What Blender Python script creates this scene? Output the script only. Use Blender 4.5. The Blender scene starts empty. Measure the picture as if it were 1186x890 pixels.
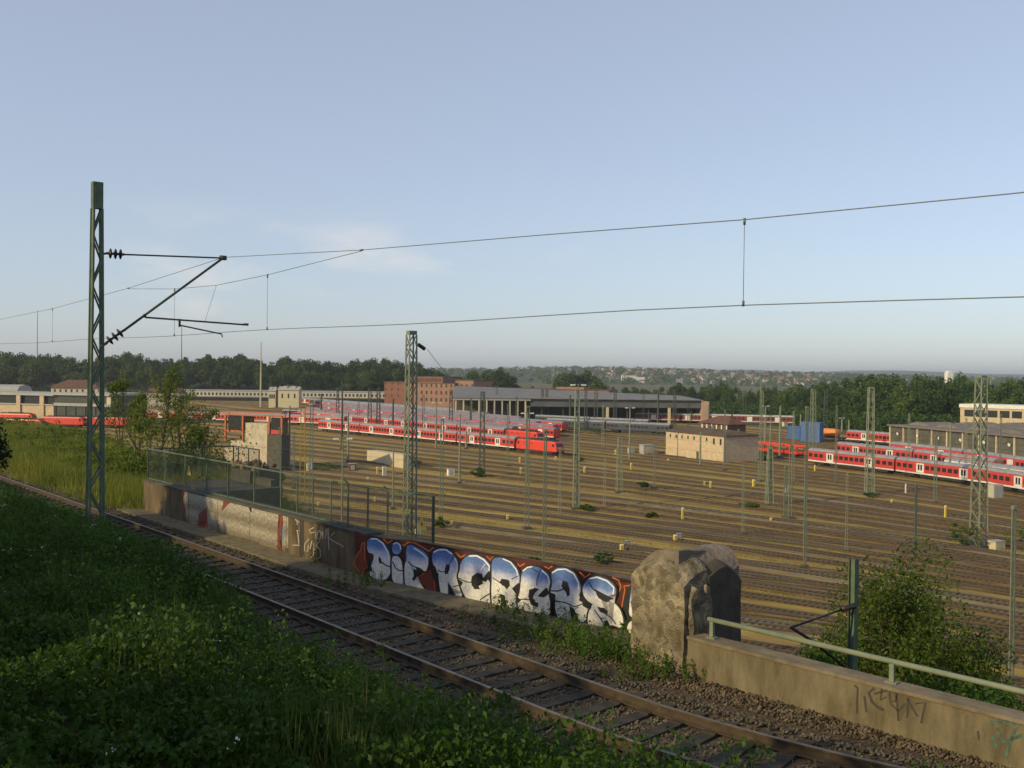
import bpy, bmesh, math, random
import numpy as np
from mathutils import Vector, Matrix
random.seed(7); rng = np.random.default_rng(7)
sc = bpy.context.scene
COL = sc.collection
R = math.radians
HAZE = .00011
# ------------------------------------------------------------------ camera
FPX, ROLL, PT = 1150.0, .0116, 15/1150
Fv = Vector((0, math.cos(math.atan(PT)), -math.sin(math.atan(PT))))
R0 = Vector((1, 0, 0)); U0 = R0.cross(Fv)
Rv = R0*math.cos(ROLL)+U0*math.sin(ROLL); Uv = U0*math.cos(ROLL)-R0*math.sin(ROLL)
CAM = Vector((0, 0, 5.3))
cam = bpy.data.cameras.new('camera'); co = bpy.data.objects.new('camera', cam); COL.objects.link(co)
m = Matrix((Rv, Uv, -Fv)).transposed().to_4x4(); m.translation = CAM
co.matrix_world = m
cam.sensor_width = 36; cam.lens = 36*FPX/1186; cam.clip_start = .1; cam.clip_end = 30000
sc.camera = co
def ray(px, py): return Fv+Rv*((px-593)/FPX)-Uv*((py-445)/FPX)
def at(px, py, z):                       # ground point seen at a pixel of the survey photo
    d = ray(px, py); t = (z-CAM.z)/d.z; return CAM+d*t
def atY(px, py, Y):
    d = ray(px, py); t = Y/d.y; return CAM+d*t
def hz(px): return 430+.0116*(px-593)
ZY = -17.0                               # yard level
# ------------------------------------------------------------------ tagging
def tag(o, label=None, cat=None, group=None, kind=None):
    if label: o['label'] = label
    if cat: o['category'] = cat
    if group: o['group'] = group
    if kind: o['kind'] = kind
    return o
def empty(name, loc=(0, 0, 0), rz=0, label=None, cat=None, group=None):
    o = bpy.data.objects.new(name, None); COL.objects.link(o); o.empty_display_size = .5
    o.location = loc; o.rotation_euler = (0, 0, rz)
    return tag(o, label, cat, group)
CH = {}
def link(name, me, parent=None):
    o = bpy.data.objects.new(name, me); COL.objects.link(o)
    if parent is not None: o.parent = parent; CH.setdefault(parent.name, []).append(o)
    return o
def copy_tree(o, parent=None):
    c = o.copy(); COL.objects.link(c)
    if parent is not None: c.parent = parent; CH.setdefault(parent.name, []).append(c)
    for ch in list(CH.get(o.name, [])): copy_tree(ch, c)
    return c
# ------------------------------------------------------------------ materials
MATS = {}
def mat(name, c1, c2=None, rough=.8, scale=3., metal=0., bump=0., bscale=None, detail=6, stretch=None, coord='Object', lo=.35, hi=.65, spec=.3):
    if name in MATS: return MATS[name]
    M = bpy.data.materials.new(name); M.use_nodes = True; nt = M.node_tree; N = nt.nodes; L = nt.links
    b = N['Principled BSDF']; b.inputs['Roughness'].default_value = rough; b.inputs['Metallic'].default_value = metal
    b.inputs['Specular IOR Level'].default_value = spec
    if c2 is None and not bump:
        b.inputs['Base Color'].default_value = (*c1, 1)
    else:
        tc = N.new('ShaderNodeTexCoord'); mp = N.new('ShaderNodeMapping'); L.new(tc.outputs[coord], mp.inputs[0])
        if stretch: mp.inputs['Scale'].default_value = stretch
        n = N.new('ShaderNodeTexNoise'); n.inputs['Scale'].default_value = scale; n.inputs['Detail'].default_value = detail; n.inputs['Roughness'].default_value = .65
        L.new(mp.outputs[0], n.inputs['Vector'])
        cr = N.new('ShaderNodeValToRGB'); cr.color_ramp.elements[0].position = lo; cr.color_ramp.elements[1].position = hi
        cr.color_ramp.elements[0].color = (*c1, 1); cr.color_ramp.elements[1].color = (*(c2 or c1), 1)
        L.new(n.outputs['Fac'], cr.inputs[0]); L.new(cr.outputs[0], b.inputs['Base Color'])
        if bump:
            n2 = N.new('ShaderNodeTexNoise'); n2.inputs['Scale'].default_value = bscale or scale*4; n2.inputs['Detail'].default_value = 5
            L.new(mp.outputs[0], n2.inputs['Vector'])
            bp = N.new('ShaderNodeBump'); bp.inputs['Strength'].default_value = bump; bp.inputs['Distance'].default_value = .05
            L.new(n2.outputs['Fac'], bp.inputs['Height']); L.new(bp.outputs[0], b.inputs['Normal'])
    MATS[name] = M; return M
def leafmat(name, c1, c2, c3=None, scale=.8, trans=.35, fine=9.):
    if name in MATS: return MATS[name]
    M = bpy.data.materials.new(name); M.use_nodes = True; nt = M.node_tree; N = nt.nodes; L = nt.links
    b = N['Principled BSDF']; b.inputs['Roughness'].default_value = .55; b.inputs['Specular IOR Level'].default_value = .25
    tc = N.new('ShaderNodeTexCoord'); n = N.new('ShaderNodeTexNoise'); n.inputs['Scale'].default_value = scale; n.inputs['Detail'].default_value = 2
    L.new(tc.outputs['Object'], n.inputs['Vector'])
    n2 = N.new('ShaderNodeTexNoise'); n2.inputs['Scale'].default_value = fine; n2.inputs['Detail'].default_value = 1
    L.new(tc.outputs['Object'], n2.inputs['Vector'])
    oi = N.new('ShaderNodeObjectInfo')
    a = N.new('ShaderNodeMath'); a.operation = 'ADD'; L.new(n.outputs['Fac'], a.inputs[0]); L.new(n2.outputs['Fac'], a.inputs[1])
    a2 = N.new('ShaderNodeMath'); a2.operation = 'MULTIPLY_ADD'; L.new(oi.outputs['Random'], a2.inputs[0]); a2.inputs[1].default_value = .5; L.new(a.outputs[0], a2.inputs[2])
    mr = N.new('ShaderNodeMapRange'); mr.inputs[1].default_value = .85; mr.inputs[2].default_value = 1.65; L.new(a2.outputs[0], mr.inputs[0])
    cr = N.new('ShaderNodeValToRGB'); cr.color_ramp.elements[0].color = (*c1, 1); cr.color_ramp.elements[1].color = (*c2, 1)
    if c3:
        e = cr.color_ramp.elements.new(.8); e.color = (*c2, 1); cr.color_ramp.elements[2].color = (*c3, 1)
    L.new(mr.outputs[0], cr.inputs[0]); L.new(cr.outputs[0], b.inputs['Base Color'])
    t = N.new('ShaderNodeBsdfTranslucent'); L.new(cr.outputs[0], t.inputs[0])
    mx = N.new('ShaderNodeMixShader'); mx.inputs[0].default_value = trans
    L.new(b.outputs[0], mx.inputs[1]); L.new(t.outputs[0], mx.inputs[2]); L.new(mx.outputs[0], N['Material Output'].inputs[0])
    MATS[name] = M; return M
m_gmast = mat('green_grey_paint', (.065, .10, .065), (.12, .155, .095), .6, 5)
m_gmast2 = mat('pale_green_grey_paint', (.14, .17, .12), (.20, .22, .15), .6, 3)
m_dkmast = mat('dark_steel_paint', (.035, .05, .045), (.06, .075, .06), .6, 3)
m_steel = mat('dull_steel', (.12, .12, .12), (.2, .19, .18), .5, 4, .6)
m_wire = mat('wire_metal', (.13, .15, .14), None, .5, metal=.3)
m_ins = mat('insulator_brown', (.035, .025, .02), None, .25)
m_rail = mat('rusty_rail', (.042, .030, .019), (.078, .056, .036), .75, 6)
m_railtop = mat('worn_rail_head', (.13, .105, .08), (.20, .165, .13), .5, 8, .3)
m_sleeper = mat('old_timber_sleeper', (.022, .020, .016), (.058, .050, .038), .85, 5, bump=.5, bscale=30)
m_ballast = mat('ballast_bed', (.05, .033, .022), (.14, .10, .065), .95, 14, bump=.8, bscale=25)
m_stone1 = mat('ballast_stone', (.045, .038, .026), (.14, .12, .085), .9, 6, detail=2)
m_conc = mat('weathered_concrete', (.095, .078, .045), (.19, .158, .10), .9, 1.6, bump=.35, bscale=20, stretch=(2, 2, .6), detail=10)
m_concd = mat('stained_wall_concrete', (.06, .043, .026), (.165, .125, .078), .9, 1.5, bump=.5, bscale=22, stretch=(2, 2, .5), detail=10)
m_conccap = mat('pale_coping_concrete', (.12, .095, .06), (.22, .18, .12), .9, 2.2, bump=.3, bscale=22)
m_grey = mat('dark_grey_concrete', (.055, .052, .042), (.10, .094, .075), .9, 1.0, bump=.2)
m_red = mat('train_red', (.50, .042, .03), (.38, .035, .027), .42, 1.2, spec=.5)
m_redor = mat('locomotive_red', (.66, .05, .022), (.52, .042, .02), .4, 1.0, spec=.5)
m_white = mat('train_white', (.66, .63, .60), (.52, .49, .46), .5, 1.0)
m_roof = mat('train_roof_grey', (.20, .20, .215), (.29, .285, .30), .6, .7)
m_roof2 = mat('dusty_purple_train_roof', (.16, .135, .16), (.235, .205, .235), .6, .7)
m_glass = mat('dark_glass', (.025, .028, .03), None, .12, spec=.6)
m_under = mat('underframe_grime', (.022, .022, .024), (.045, .04, .035), .9, 2)
m_yellow = mat('yellow_paint', (.62, .47, .08), (.5, .38, .07), .6, 3)
m_cream = mat('cream_paint', (.66, .62, .42), None, .6)
m_ypaint = mat('ochre_mast_paint', (.42, .30, .03), (.30, .21, .03), .6, 1)
m_sand = mat('sandstone_blocks', (.40, .31, .20), (.52, .41, .28), .9, .9, bump=.3, bscale=6)
m_rust = mat('brown_sheet_roof', (.07, .048, .03), (.12, .085, .05), .9, .6)
m_tile = mat('red_clay_tiles', (.09, .045, .032), (.15, .075, .052), .9, .6)
m_brick = mat('red_brick', (.225, .125, .09), (.28, .165, .12), .9, .25)
m_blue = mat('blue_container_paint', (.055, .115, .28), (.075, .145, .33), .6, .5)
m_wht = mat('white_paint', (.7, .69, .64), (.55, .54, .5), .6, .8)
m_pale = mat('pale_render', (.42, .40, .33), (.34, .32, .26), .9, .4)
m_lgrey = mat('light_roofing', (.30, .295, .28), (.36, .35, .33), .8, .2)
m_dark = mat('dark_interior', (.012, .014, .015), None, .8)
m_fasc = mat('grey_fascia', (.075, .082, .085), (.11, .115, .115), .7, .15)
m_cream2 = mat('cream_columns', (.5, .44, .29), None, .8)
m_orange = mat('orange_steel', (.42, .14, .05), (.32, .10, .045), .7, 1)
m_barn = mat('corrugated_shed_roof', (.13, .11, .095), (.19, .165, .145), .8, .4)
m_bark = mat('bark', (.045, .035, .025), (.09, .07, .05), .95, 4)
m_leaf_far = leafmat('park_tree_leaves', (.018, .042, .008), (.065, .11, .018), (.11, .15, .03), .12, .25, .7)
m_leaf_right = leafmat('wood_edge_leaves', (.016, .045, .006), (.06, .11, .014), (.10, .14, .02), .12, .25, .7)
m_leaf_bank = leafmat('bank_leaves', (.024, .06, .006), (.065, .13, .014), (.13, .19, .03), .7, .4, 9)
m_leaf_bush = leafmat('bush_leaves', (.035, .07, .006), (.11, .155, .015), (.17, .20, .03), 1.1, .35, 9)
m_leaf_dark = leafmat('dark_leaves', (.008, .02, .004), (.02, .045, .008), None, .8, .25, 9)
m_leaf_sap = leafmat('sapling_leaves', (.04, .075, .008), (.12, .165, .018), (.2, .22, .05), 1., .4, 6)
m_grass = leafmat('meadow_grass', (.08, .12, .012), (.24, .25, .04), (.38, .32, .10), .35, .35, 5)
m_dry = leafmat('dry_yard_grass', (.16, .13, .03), (.27, .22, .06), (.12, .16, .03), .05, .3, 2)
m_flower = mat('white_flowers', (.6, .6, .55), None, .8)
m_stem = mat('green_stems', (.05, .08, .02), (.10, .12, .04), .8, 3)
# ------------------------------------------------------------------ mesh builder
class MB:
    def __init__(s): s.v = []; s.f = []; s.m = []; s.uv = None
    def add(s, vs, fs, mi=0):
        n = len(s.v); s.v += [tuple(v) for v in vs]; s.f += [tuple(i+n for i in f) for f in fs]; s.m += [mi]*len(fs)
    def box(s, x0, x1, y0, y1, z0, z1, mi=0):
        s.add([(x0, y0, z0), (x1, y0, z0), (x1, y1, z0), (x0, y1, z0), (x0, y0, z1), (x1, y0, z1), (x1, y1, z1), (x0, y1, z1)],
              [(0, 3, 2, 1), (4, 5, 6, 7), (0, 1, 5, 4), (1, 2, 6, 5), (2, 3, 7, 6), (3, 0, 4, 7)], mi)
    def bar(s, a, b, w, h=None, mi=0):
        a = Vector(a); b = Vector(b); d = (b-a).normalized(); h = h or w
        u = d.cross(Vector((0, 0, 1)))
        if u.length < 1e-3: u = Vector((1, 0, 0))
        u.normalize(); v = u.cross(d).normalized(); u = u*(w/2); v = v*(h/2)
        s.add([a-u-v, a+u-v, a+u+v, a-u+v, b-u-v, b+u-v, b+u+v, b-u+v],
              [(0, 3, 2, 1), (4, 5, 6, 7), (0, 1, 5, 4), (1, 2, 6, 5), (2, 3, 7, 6), (3, 0, 4, 7)], mi)
    def tube(s, pts, r, n=8, mi=0, radii=None):
        pts = [Vector(p) for p in pts]; rings = []
        for i, p in enumerate(pts):
            d = (pts[min(i+1, len(pts)-1)]-pts[max(i-1, 0)]).normalized()
            u = d.cross(Vector((0, 0, 1)))
            if u.length < 1e-2: u = d.cross(Vector((0, 1, 0)))
            u.normalize(); v = u.cross(d); rr = radii[i] if radii else r
            rings.append([p+u*(rr*math.cos(2*math.pi*k/n))+v*(rr*math.sin(2*math.pi*k/n)) for k in range(n)])
        vs = [q for g in rings for q in g]; fs = []
        for i in range(len(rings)-1):
            for k in range(n): fs.append((i*n+k, i*n+(k+1) % n, (i+1)*n+(k+1) % n, (i+1)*n+k))
        fs.append(tuple(range(n))[::-1]); fs.append(tuple((len(rings)-1)*n+k for k in range(n)))
        s.add(vs, fs, mi)
    def prism(s, poly, x0, x1, mi=0):      # poly in (y,z), extruded along x
        n = len(poly)
        s.add([(x0, y, z) for y, z in poly]+[(x1, y, z) for y, z in poly],
              [tuple(range(n))[::-1], tuple(range(n, 2*n))]+[(k, (k+1) % n, n+(k+1) % n, n+k) for k in range(n)], mi)
    def mesh(s, name, mats, smooth=False):
        me = bpy.data.meshes.new(name); me.from_pydata(s.v, [], s.f); 
        for mm in (mats if isinstance(mats, (list, tuple)) else [mats]): me.materials.append(mm)
        if any(s.m): me.polygons.foreach_set('material_index', s.m)
        if smooth: me.polygons.foreach_set('use_smooth', [True]*len(me.polygons))
        me.update(); return me
    def build(s, name, mats, parent=None, smooth=False): return link(name, s.mesh(name, mats, smooth), parent)
def npmesh(name, V, Fq, mats, k=4, mi=None):
    me = bpy.data.meshes.new(name); V = np.asarray(V, dtype=np.float32); Fq = np.asarray(Fq, dtype=np.int32)
    me.vertices.add(len(V)); me.vertices.foreach_set('co', V.ravel())
    me.loops.add(Fq.size); me.loops.foreach_set('vertex_index', Fq.ravel())
    me.polygons.add(len(Fq)); me.polygons.foreach_set('loop_start', np.arange(0, Fq.size, k, dtype=np.int32))
    for mm in (mats if isinstance(mats, (list, tuple)) else [mats]): me.materials.append(mm)
    if mi is not None: me.polygons.foreach_set('material_index', np.asarray(mi, dtype=np.int32))
    me.update(calc_edges=True); me.validate(); return me
def leaf_quads(P, size, up=.3, aspect=.6, jitter=.4):
    """P (n,3) centres -> leaf-shaped quads (rhombi) of random orientation"""
    n = len(P); a = rng.normal(size=(n, 3)); a[:, 2] = a[:, 2]*.6+up; a /= np.linalg.norm(a, axis=1)[:, None]
    b = rng.normal(size=(n, 3)); b -= (b*a).sum(1)[:, None]*a; b /= np.linalg.norm(b, axis=1)[:, None]
    s = (size*(1-jitter+2*jitter*rng.random(n)))[:, None]
    c = np.cross(a, b)
    V = np.stack([P-b*s*.5, P+c*s*.5*aspect, P+b*s*.5, P-c*s*.5*aspect], 1).reshape(-1, 3)
    return V, np.arange(4*n).reshape(-1, 4)
def crown_pts(n, rx, ry, rz, clumps, cz, spread=.28):
    c = rng.normal(size=(clumps, 3)); c /= np.linalg.norm(c, axis=1)[:, None]; c *= (.45+.5*rng.random(clumps))[:, None]
    c[:, 2] = np.where(c[:, 2] < -.55, -.4, c[:, 2])
    k = rng.integers(0, clumps, n); d = rng.normal(size=(n, 3)); d /= np.linalg.norm(d, axis=1)[:, None]
    r = spread*(rng.random(n)**.4)[:, None]*(0.7+.6*rng.random(clumps))[k][:, None]
    P = c[k]+d*r
    return P*np.array([rx, ry, rz])+np.array([0, 0, cz])
# ------------------------------------------------------------------ sun, sky
sun_dir = Vector((-.82, -.52, math.tan(R(24)))).normalized()
sd = bpy.data.lights.new('sun', 'SUN'); sd.energy = 3.9; sd.angle = R(.6); sd.color = (1, .80, .42)
so = bpy.data.objects.new('sun', sd); COL.objects.link(so)
so.rotation_euler = sun_dir.to_track_quat('Z', 'Y').to_euler(); so.location = (-60, -40, 60)
w = bpy.data.worlds.new('World'); sc.world = w; w.use_nodes = True; nt = w.node_tree; N = nt.nodes; L = nt.links
bg = N['Background']; sky = N.new('ShaderNodeTexSky'); sky.sky_type = 'NISHITA'; sky.sun_disc = False
sky.sun_elevation = math.asin(sun_dir.z); sky.sun_rotation = math.atan2(sun_dir.x, sun_dir.y)
sky.air_density = 1.0; sky.dust_density = 1.0; sky.ozone_density = 3.0; sky.altitude = 250
hs = N.new('ShaderNodeHueSaturation'); hs.inputs['Saturation'].default_value = .8; L.new(sky.outputs[0], hs.inputs['Color'])
tint = N.new('ShaderNodeMixRGB'); tint.inputs[0].default_value = .42; L.new(hs.outputs[0], tint.inputs[1]); tint.inputs[2].default_value = (3.75, 4.1, 4.95, 1)
tc = N.new('ShaderNodeTexCoord'); mp = N.new('ShaderNodeMapping'); mp.inputs['Scale'].default_value = (1, 1, 3.2); L.new(tc.outputs['Generated'], mp.inputs[0])
nz = N.new('ShaderNodeTexNoise'); nz.inputs['Scale'].default_value = 5.5; nz.inputs['Detail'].default_value = 7; nz.inputs['Roughness'].default_value = .55; L.new(mp.outputs[0], nz.inputs['Vector'])
cr = N.new('ShaderNodeValToRGB'); cr.color_ramp.elements[0].position = .53; cr.color_ramp.elements[0].color = (0, 0, 0, 1); cr.color_ramp.elements[1].position = .75; cr.color_ramp.elements[1].color = (1, 1, 1, 1)
L.new(nz.outputs['Fac'], cr.inputs[0])
sx = N.new('ShaderNodeSeparateXYZ'); L.new(tc.outputs['Generated'], sx.inputs[0])
def band(sock, a, b, c, d):
    m1 = N.new('ShaderNodeMapRange'); m1.inputs[1].default_value = a; m1.inputs[2].default_value = b; L.new(sock, m1.inputs[0]); m1.interpolation_type = 'SMOOTHSTEP'
    m2 = N.new('ShaderNodeMapRange'); m2.inputs[1].default_value = c; m2.inputs[2].default_value = d; m2.inputs[3].default_value = 1; m2.inputs[4].default_value = 0; L.new(sock, m2.inputs[0]); m2.interpolation_type = 'SMOOTHSTEP'
    mm = N.new('ShaderNodeMath'); mm.operation = 'MULTIPLY'; L.new(m1.outputs[0], mm.inputs[0]); L.new(m2.outputs[0], mm.inputs[1]); return mm.outputs[0]
bz = band(sx.outputs['Z'], .02, .07, .10, .17); bx_ = band(sx.outputs['X'], -.5, -.3, -.05, .12)
k1 = N.new('ShaderNodeMath'); k1.operation = 'MULTIPLY'; L.new(bz, k1.inputs[0]); L.new(bx_, k1.inputs[1])
k2 = N.new('ShaderNodeMath'); k2.operation = 'MULTIPLY'; L.new(k1.outputs[0], k2.inputs[0]); L.new(cr.outputs[0], k2.inputs[1])
k3 = N.new('ShaderNodeMath'); k3.operation = 'MULTIPLY'; L.new(k2.outputs[0], k3.inputs[0]); k3.inputs[1].default_value = .55
mx = N.new('ShaderNodeMixRGB'); L.new(k3.outputs[0], mx.inputs[0]); L.new(tint.outputs[0], mx.inputs[1]); mx.inputs[2].default_value = (6.5, 5.8, 5.2, 1)
L.new(mx.outputs[0], bg.inputs[0]); bg.inputs[1].default_value = .15
sc.view_settings.view_transform = 'Standard'; sc.view_settings.look = 'None'; sc.view_settings.exposure = 0; sc.view_settings.gamma = 1
sc.cycles.max_bounces = 6; sc.cycles.diffuse_bounces = 3; sc.cycles.transparent_max_bounces = 6; sc.cycles.volume_bounces = 0
sc.cycles.use_denoising = True
# ------------------------------------------------------------------ near ground, in (p,t): p across the line, t along it
Nv = Vector((.7627, .6468, 0)); Dv = Vector((-.6468, .7627, 0))
def pt_(p, t, z=0.): return Vector((p*Nv.x+t*Dv.x, p*Nv.y+t*Dv.y, z))
def to_pt(P): return P[0]*Nv.x+P[1]*Nv.y, P[0]*Dv.x+P[1]*Dv.y
def pc(t):
    if t >= 11: return 10.83
    if t > -2: return 10.83+.03*(11-t)**2
    return 10.83+.03*169+.78*(-2-t)
def interp(x, xs, ys): return float(np.interp(x, xs, ys))
def sm(a, b, x):
    x = min(1, max(0, (x-a)/(b-a))); return x*x*(3-2*x)
def hn(x, y):
    return math.sin(x*.9+y*.37)*.5+math.sin(x*.31-y*.83+1.7)*.5+.4*math.sin(x*2.1+y*1.7)
def zt(p, t):
    off = pc(t)-10.83; q = p-off
    if q < 8.6:
        z = interp(q, [-60, -20, -6, 0, 3, 5, 6.6, 7.6, 8.3, 8.6], [5, 4.2, 3.0, 2.45, 1.75, 1.1, .55, .22, .05, 0])
        return z+(.12*hn(p, t) if q < 7.8 else 0)*min(1, (8.6-q)/1.5)
    edge = 13.75+max(0, min(1.3, (24-t)*.14)) if t < 36.5 else 13.75
    if t < 13: edge = 13.95+off*0.9
    if q < 12.2 or p < edge: return 0
    shelf = 6*sm(36.6, 40, t)+4*sm(50, 80, t)
    step = -.5*(1-sm(36.6, 39, t))
    d = p-edge-shelf
    if d < 0: return step-.15*sm(36.6, 40, t)*min(1, (p-edge)/3)+.1*hn(p, t)*min(1, (p-edge)/3)
    return max(-17.6, step-.15-d*.78+.15*hn(p, t)*min(1, d/3))
ts = np.concatenate([np.arange(-45, 0, 2.), np.arange(0, 60, .8), np.arange(60, 180, 4.)])
ps = np.concatenate([np.arange(-60, -8, 4.), np.arange(-8, 8, .5), np.arange(8, 18, .3), np.arange(18, 75, 1.2)])
b = MB()
for t in ts:
    for p in ps: b.v.append(tuple(pt_(p, t, zt(p, t))))
np_ = len(ps)
for i in range(len(ts)-1):
    for j in range(np_-1): b.f.append((i*np_+j, i*np_+j+1, (i+1)*np_+j+1, (i+1)*np_+j)); b.m.append(0)
def bankmat():
    M = bpy.data.materials.new('embankment_soil'); M.use_nodes = True; nt = M.node_tree; N = nt.nodes; L = nt.links
    b = N['Principled BSDF']; b.inputs['Roughness'].default_value = .95; b.inputs['Specular IOR Level'].default_value = .1
    tc = N.new('ShaderNodeTexCoord')
    def dot(v, off):
        d = N.new('ShaderNodeVectorMath'); d.operation = 'DOT_PRODUCT'; d.inputs[1].default_value = v; L.new(tc.outputs['Object'], d.inputs[0]); return d.outputs['Value']
    pv = dot(tuple(Nv), 0)
    n = N.new('ShaderNodeTexNoise'); n.inputs['Scale'].default_value = .6; n.inputs['Detail'].default_value = 8; L.new(tc.outputs['Object'], n.inputs['Vector'])
    nf = N.new('ShaderNodeTexNoise'); nf.inputs['Scale'].default_value = 18; nf.inputs['Detail'].default_value = 6; L.new(tc.outputs['Object'], nf.inputs['Vector'])
    g = N.new('ShaderNodeValToRGB'); g.color_ramp.elements[0].color = (.03, .04, .01, 1); g.color_ramp.elements[1].color = (.10, .10, .03, 1); L.new(n.outputs['Fac'], g.inputs[0])
    s = N.new('ShaderNodeValToRGB'); s.color_ramp.elements[0].color = (.035, .024, .016, 1); s.color_ramp.elements[1].color = (.15, .11, .075, 1)
    s.color_ramp.elements[0].position = .35; s.color_ramp.elements[1].position = .68; L.new(nf.outputs['Fac'], s.inputs[0])
    a = N.new('ShaderNodeMapRange'); a.inputs[1].default_value = 7.6; a.inputs[2].default_value = 8.4; L.new(pv, a.inputs[0])
    c = N.new('ShaderNodeMapRange'); c.inputs[1].default_value = 16; c.inputs[2].default_value = 17; c.inputs[3].default_value = 1; c.inputs[4].default_value = 0; L.new(pv, c.inputs[0])
    mm = N.new('ShaderNodeMath'); mm.operation = 'MULTIPLY'; L.new(a.outputs[0], mm.inputs[0]); L.new(c.outputs[0], mm.inputs[1])
    mx = N.new('ShaderNodeMixRGB'); L.new(mm.outputs[0], mx.inputs[0]); L.new(g.outputs[0], mx.inputs[1]); L.new(s.outputs[0], mx.inputs[2]); L.new(mx.outputs[0], b.inputs['Base Color'])
    bp = N.new('ShaderNodeBump'); bp.inputs['Strength'].default_value = .8; bp.inputs['Distance'].default_value = .05; L.new(nf.outputs['Fac'], bp.inputs['Height']); L.new(bp.outputs[0], b.inputs['Normal'])
    return M
tag(b.build('embankment_ground', bankmat(), smooth=True), 'earth embankment carrying the near single track above the yard', 'ground', kind='structure')
# near track
tk = empty('railway_track', pt_(10.83, 20), 0, 'single near track on dark sleepers running past the graffiti wall', 'railway track')
tk.location = (0, 0, 0)
def cpath(off, z, t0=-12, t1=95, dt=1.):
    out = []
    t = t0
    while t <= t1:
        c = pt_(pc(t), t, z); d = (pt_(pc(t-.5), t-.5)-pt_(pc(t+.5), t+.5)).normalized()   # heading towards small t
        nrm = Vector((-d.y, d.x, 0)); 
        if nrm.dot(Nv) < 0: nrm = -nrm
        out.append(c+nrm*off); t += dt
    return out
def sweep(b, path, prof, mi=0, mis=None):
    n = len(prof); vs = []
    for i, p in enumerate(path):
        d = (path[min(i+1, len(path)-1)]-path[max(i-1, 0)]); d.z = 0; d.normalize(); nrm = Vector((d.y, -d.x, 0))
        for (a, z) in prof: vs.append(p+nrm*a+Vector((0, 0, z)))
    k0 = len(b.v); b.v += [tuple(v) for v in vs]
    for i in range(len(path)-1):
        for k in range(n):
            b.f.append((k0+i*n+k, k0+i*n+(k+1) % n, k0+(i+1)*n+(k+1) % n, k0+(i+1)*n+k)); b.m.append(mis[k] if mis else mi)
    b.f.append(tuple(k0+k for k in range(n))[::-1]); b.m.append(mi)
    b.f.append(tuple(k0+(len(path)-1)*n+k for k in range(n))); b.m.append(mi)
RP = [(-.075, 0), (.075, 0), (.075, .012), (.012, .03), (.012, .11), (.036, .12), (.036, .15), (-.036, .15), (-.036, .12), (-.012, .11), (-.012, .03), (-.075, .012)]
RM = [0, 0, 0, 0, 0, 0, 1, 0, 0, 0, 0, 0]
for s in (-1, 1):
    b = MB(); sweep(b, cpath(s*.753, .05), RP, mis=RM); b.build('rail', [m_rail, m_railtop], tk)
bb = MB(); sweep(bb, cpath(0, -.15), [(-2.1, 0), (-1.45, .16), (1.45, .16), (2.1, 0)]); bb.build('ballast_bed', m_ballast, tk)
ti = 2.2
for k in range(98):
    t = ti+k*.62; c = pt_(pc(t), t, 0); d = (pt_(pc(t-.5), t-.5)-pt_(pc(t+.5), t+.5)).normalized()
    b = MB(); jl = random.uniform(-.03, .03); ln = 1.3
    nx = random.uniform(.105, .125)
    b.box(-nx, nx, -ln+jl, ln+jl, -.1, .052+random.uniform(-.006, .006))
    for s in (-1, 1): b.box(-.11, .11, s*.753-.17, s*.753+.17, .048, .068, 1)
    o = b.build('sleeper', [m_sleeper, m_rail], tk); o.location = c; o.rotation_euler = (0, 0, math.atan2(d.y, d.x)+random.uniform(-.012, .012))
# ballast stones
def stones(P, sz, name, mtl):
    base = np.array([(1, 0, 0), (-1, 0, 0), (0, 1, 0), (0, -1, 0), (0, 0, .8), (0, 0, -.8)], dtype=float)
    n = len(P); v = base[None]*(sz*(.5+rng.random(n)))[:, None, None]*(.6+.8*rng.random((n, 6, 1)))
    a = rng.random(n)*6.28; ca, sa = np.cos(a), np.sin(a)
    x = v[:, :, 0]*ca[:, None]-v[:, :, 1]*sa[:, None]; y = v[:, :, 0]*sa[:, None]+v[:, :, 1]*ca[:, None]
    V = np.stack([x, y, v[:, :, 2]+.35*x], 2)+P[:, None]
    f = np.array([(0, 2, 4), (2, 1, 4), (1, 3, 4), (3, 0, 4), (2, 0, 5), (1, 2, 5), (3, 1, 5), (0, 3, 5)])
    return npmesh(name, V.reshape(-1, 3), (f[None]+6*np.arange(n)[:, None, None]).reshape(-1, 3), mtl, 3)
Ps = []
for i in range(90000):
    t = 2+46*random.random()**1.6; o = random.uniform(-2.6, 2.15)
    if abs(o) < 1.5 and random.random() < .35: continue
    if min(abs(o-.753), abs(o+.753)) < .1: continue
    kk = (t-ti) % .62
    if abs(o) < 1.3 and (kk < .13 or kk > .49): continue
    p = pt_(pc(t)+o, t); Ps.append((p.x, p.y, (.015 if abs(o) < 1.45 else .015-.1*min(1, (abs(o)-1.45)/.6)+.03)+random.uniform(-.01, .02)))
tag(link('ballast_gravel', stones(np.array(Ps), .027, 'ballast_gravel', m_stone1)), 'brown crushed stone around the near track', 'gravel', kind='stuff')
Ps = []
for i in range(26000):
    t = 3+42*random.random()**1.4; o = random.uniform(2.0, 3.1)
    p = pt_(pc(t)+o, t); Ps.append((p.x, p.y, .01+random.uniform(-.01, .02)))
m_stone2 = mat('reddish_gravel', (.045, .033, .02), (.16, .122, .078), .95, 5, detail=2)
tag(link('loose_gravel', stones(np.array(Ps), .026, 'loose_gravel', m_stone2)), 'reddish loose gravel and litter between the track and the graffiti wall', 'gravel', kind='stuff')
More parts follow.
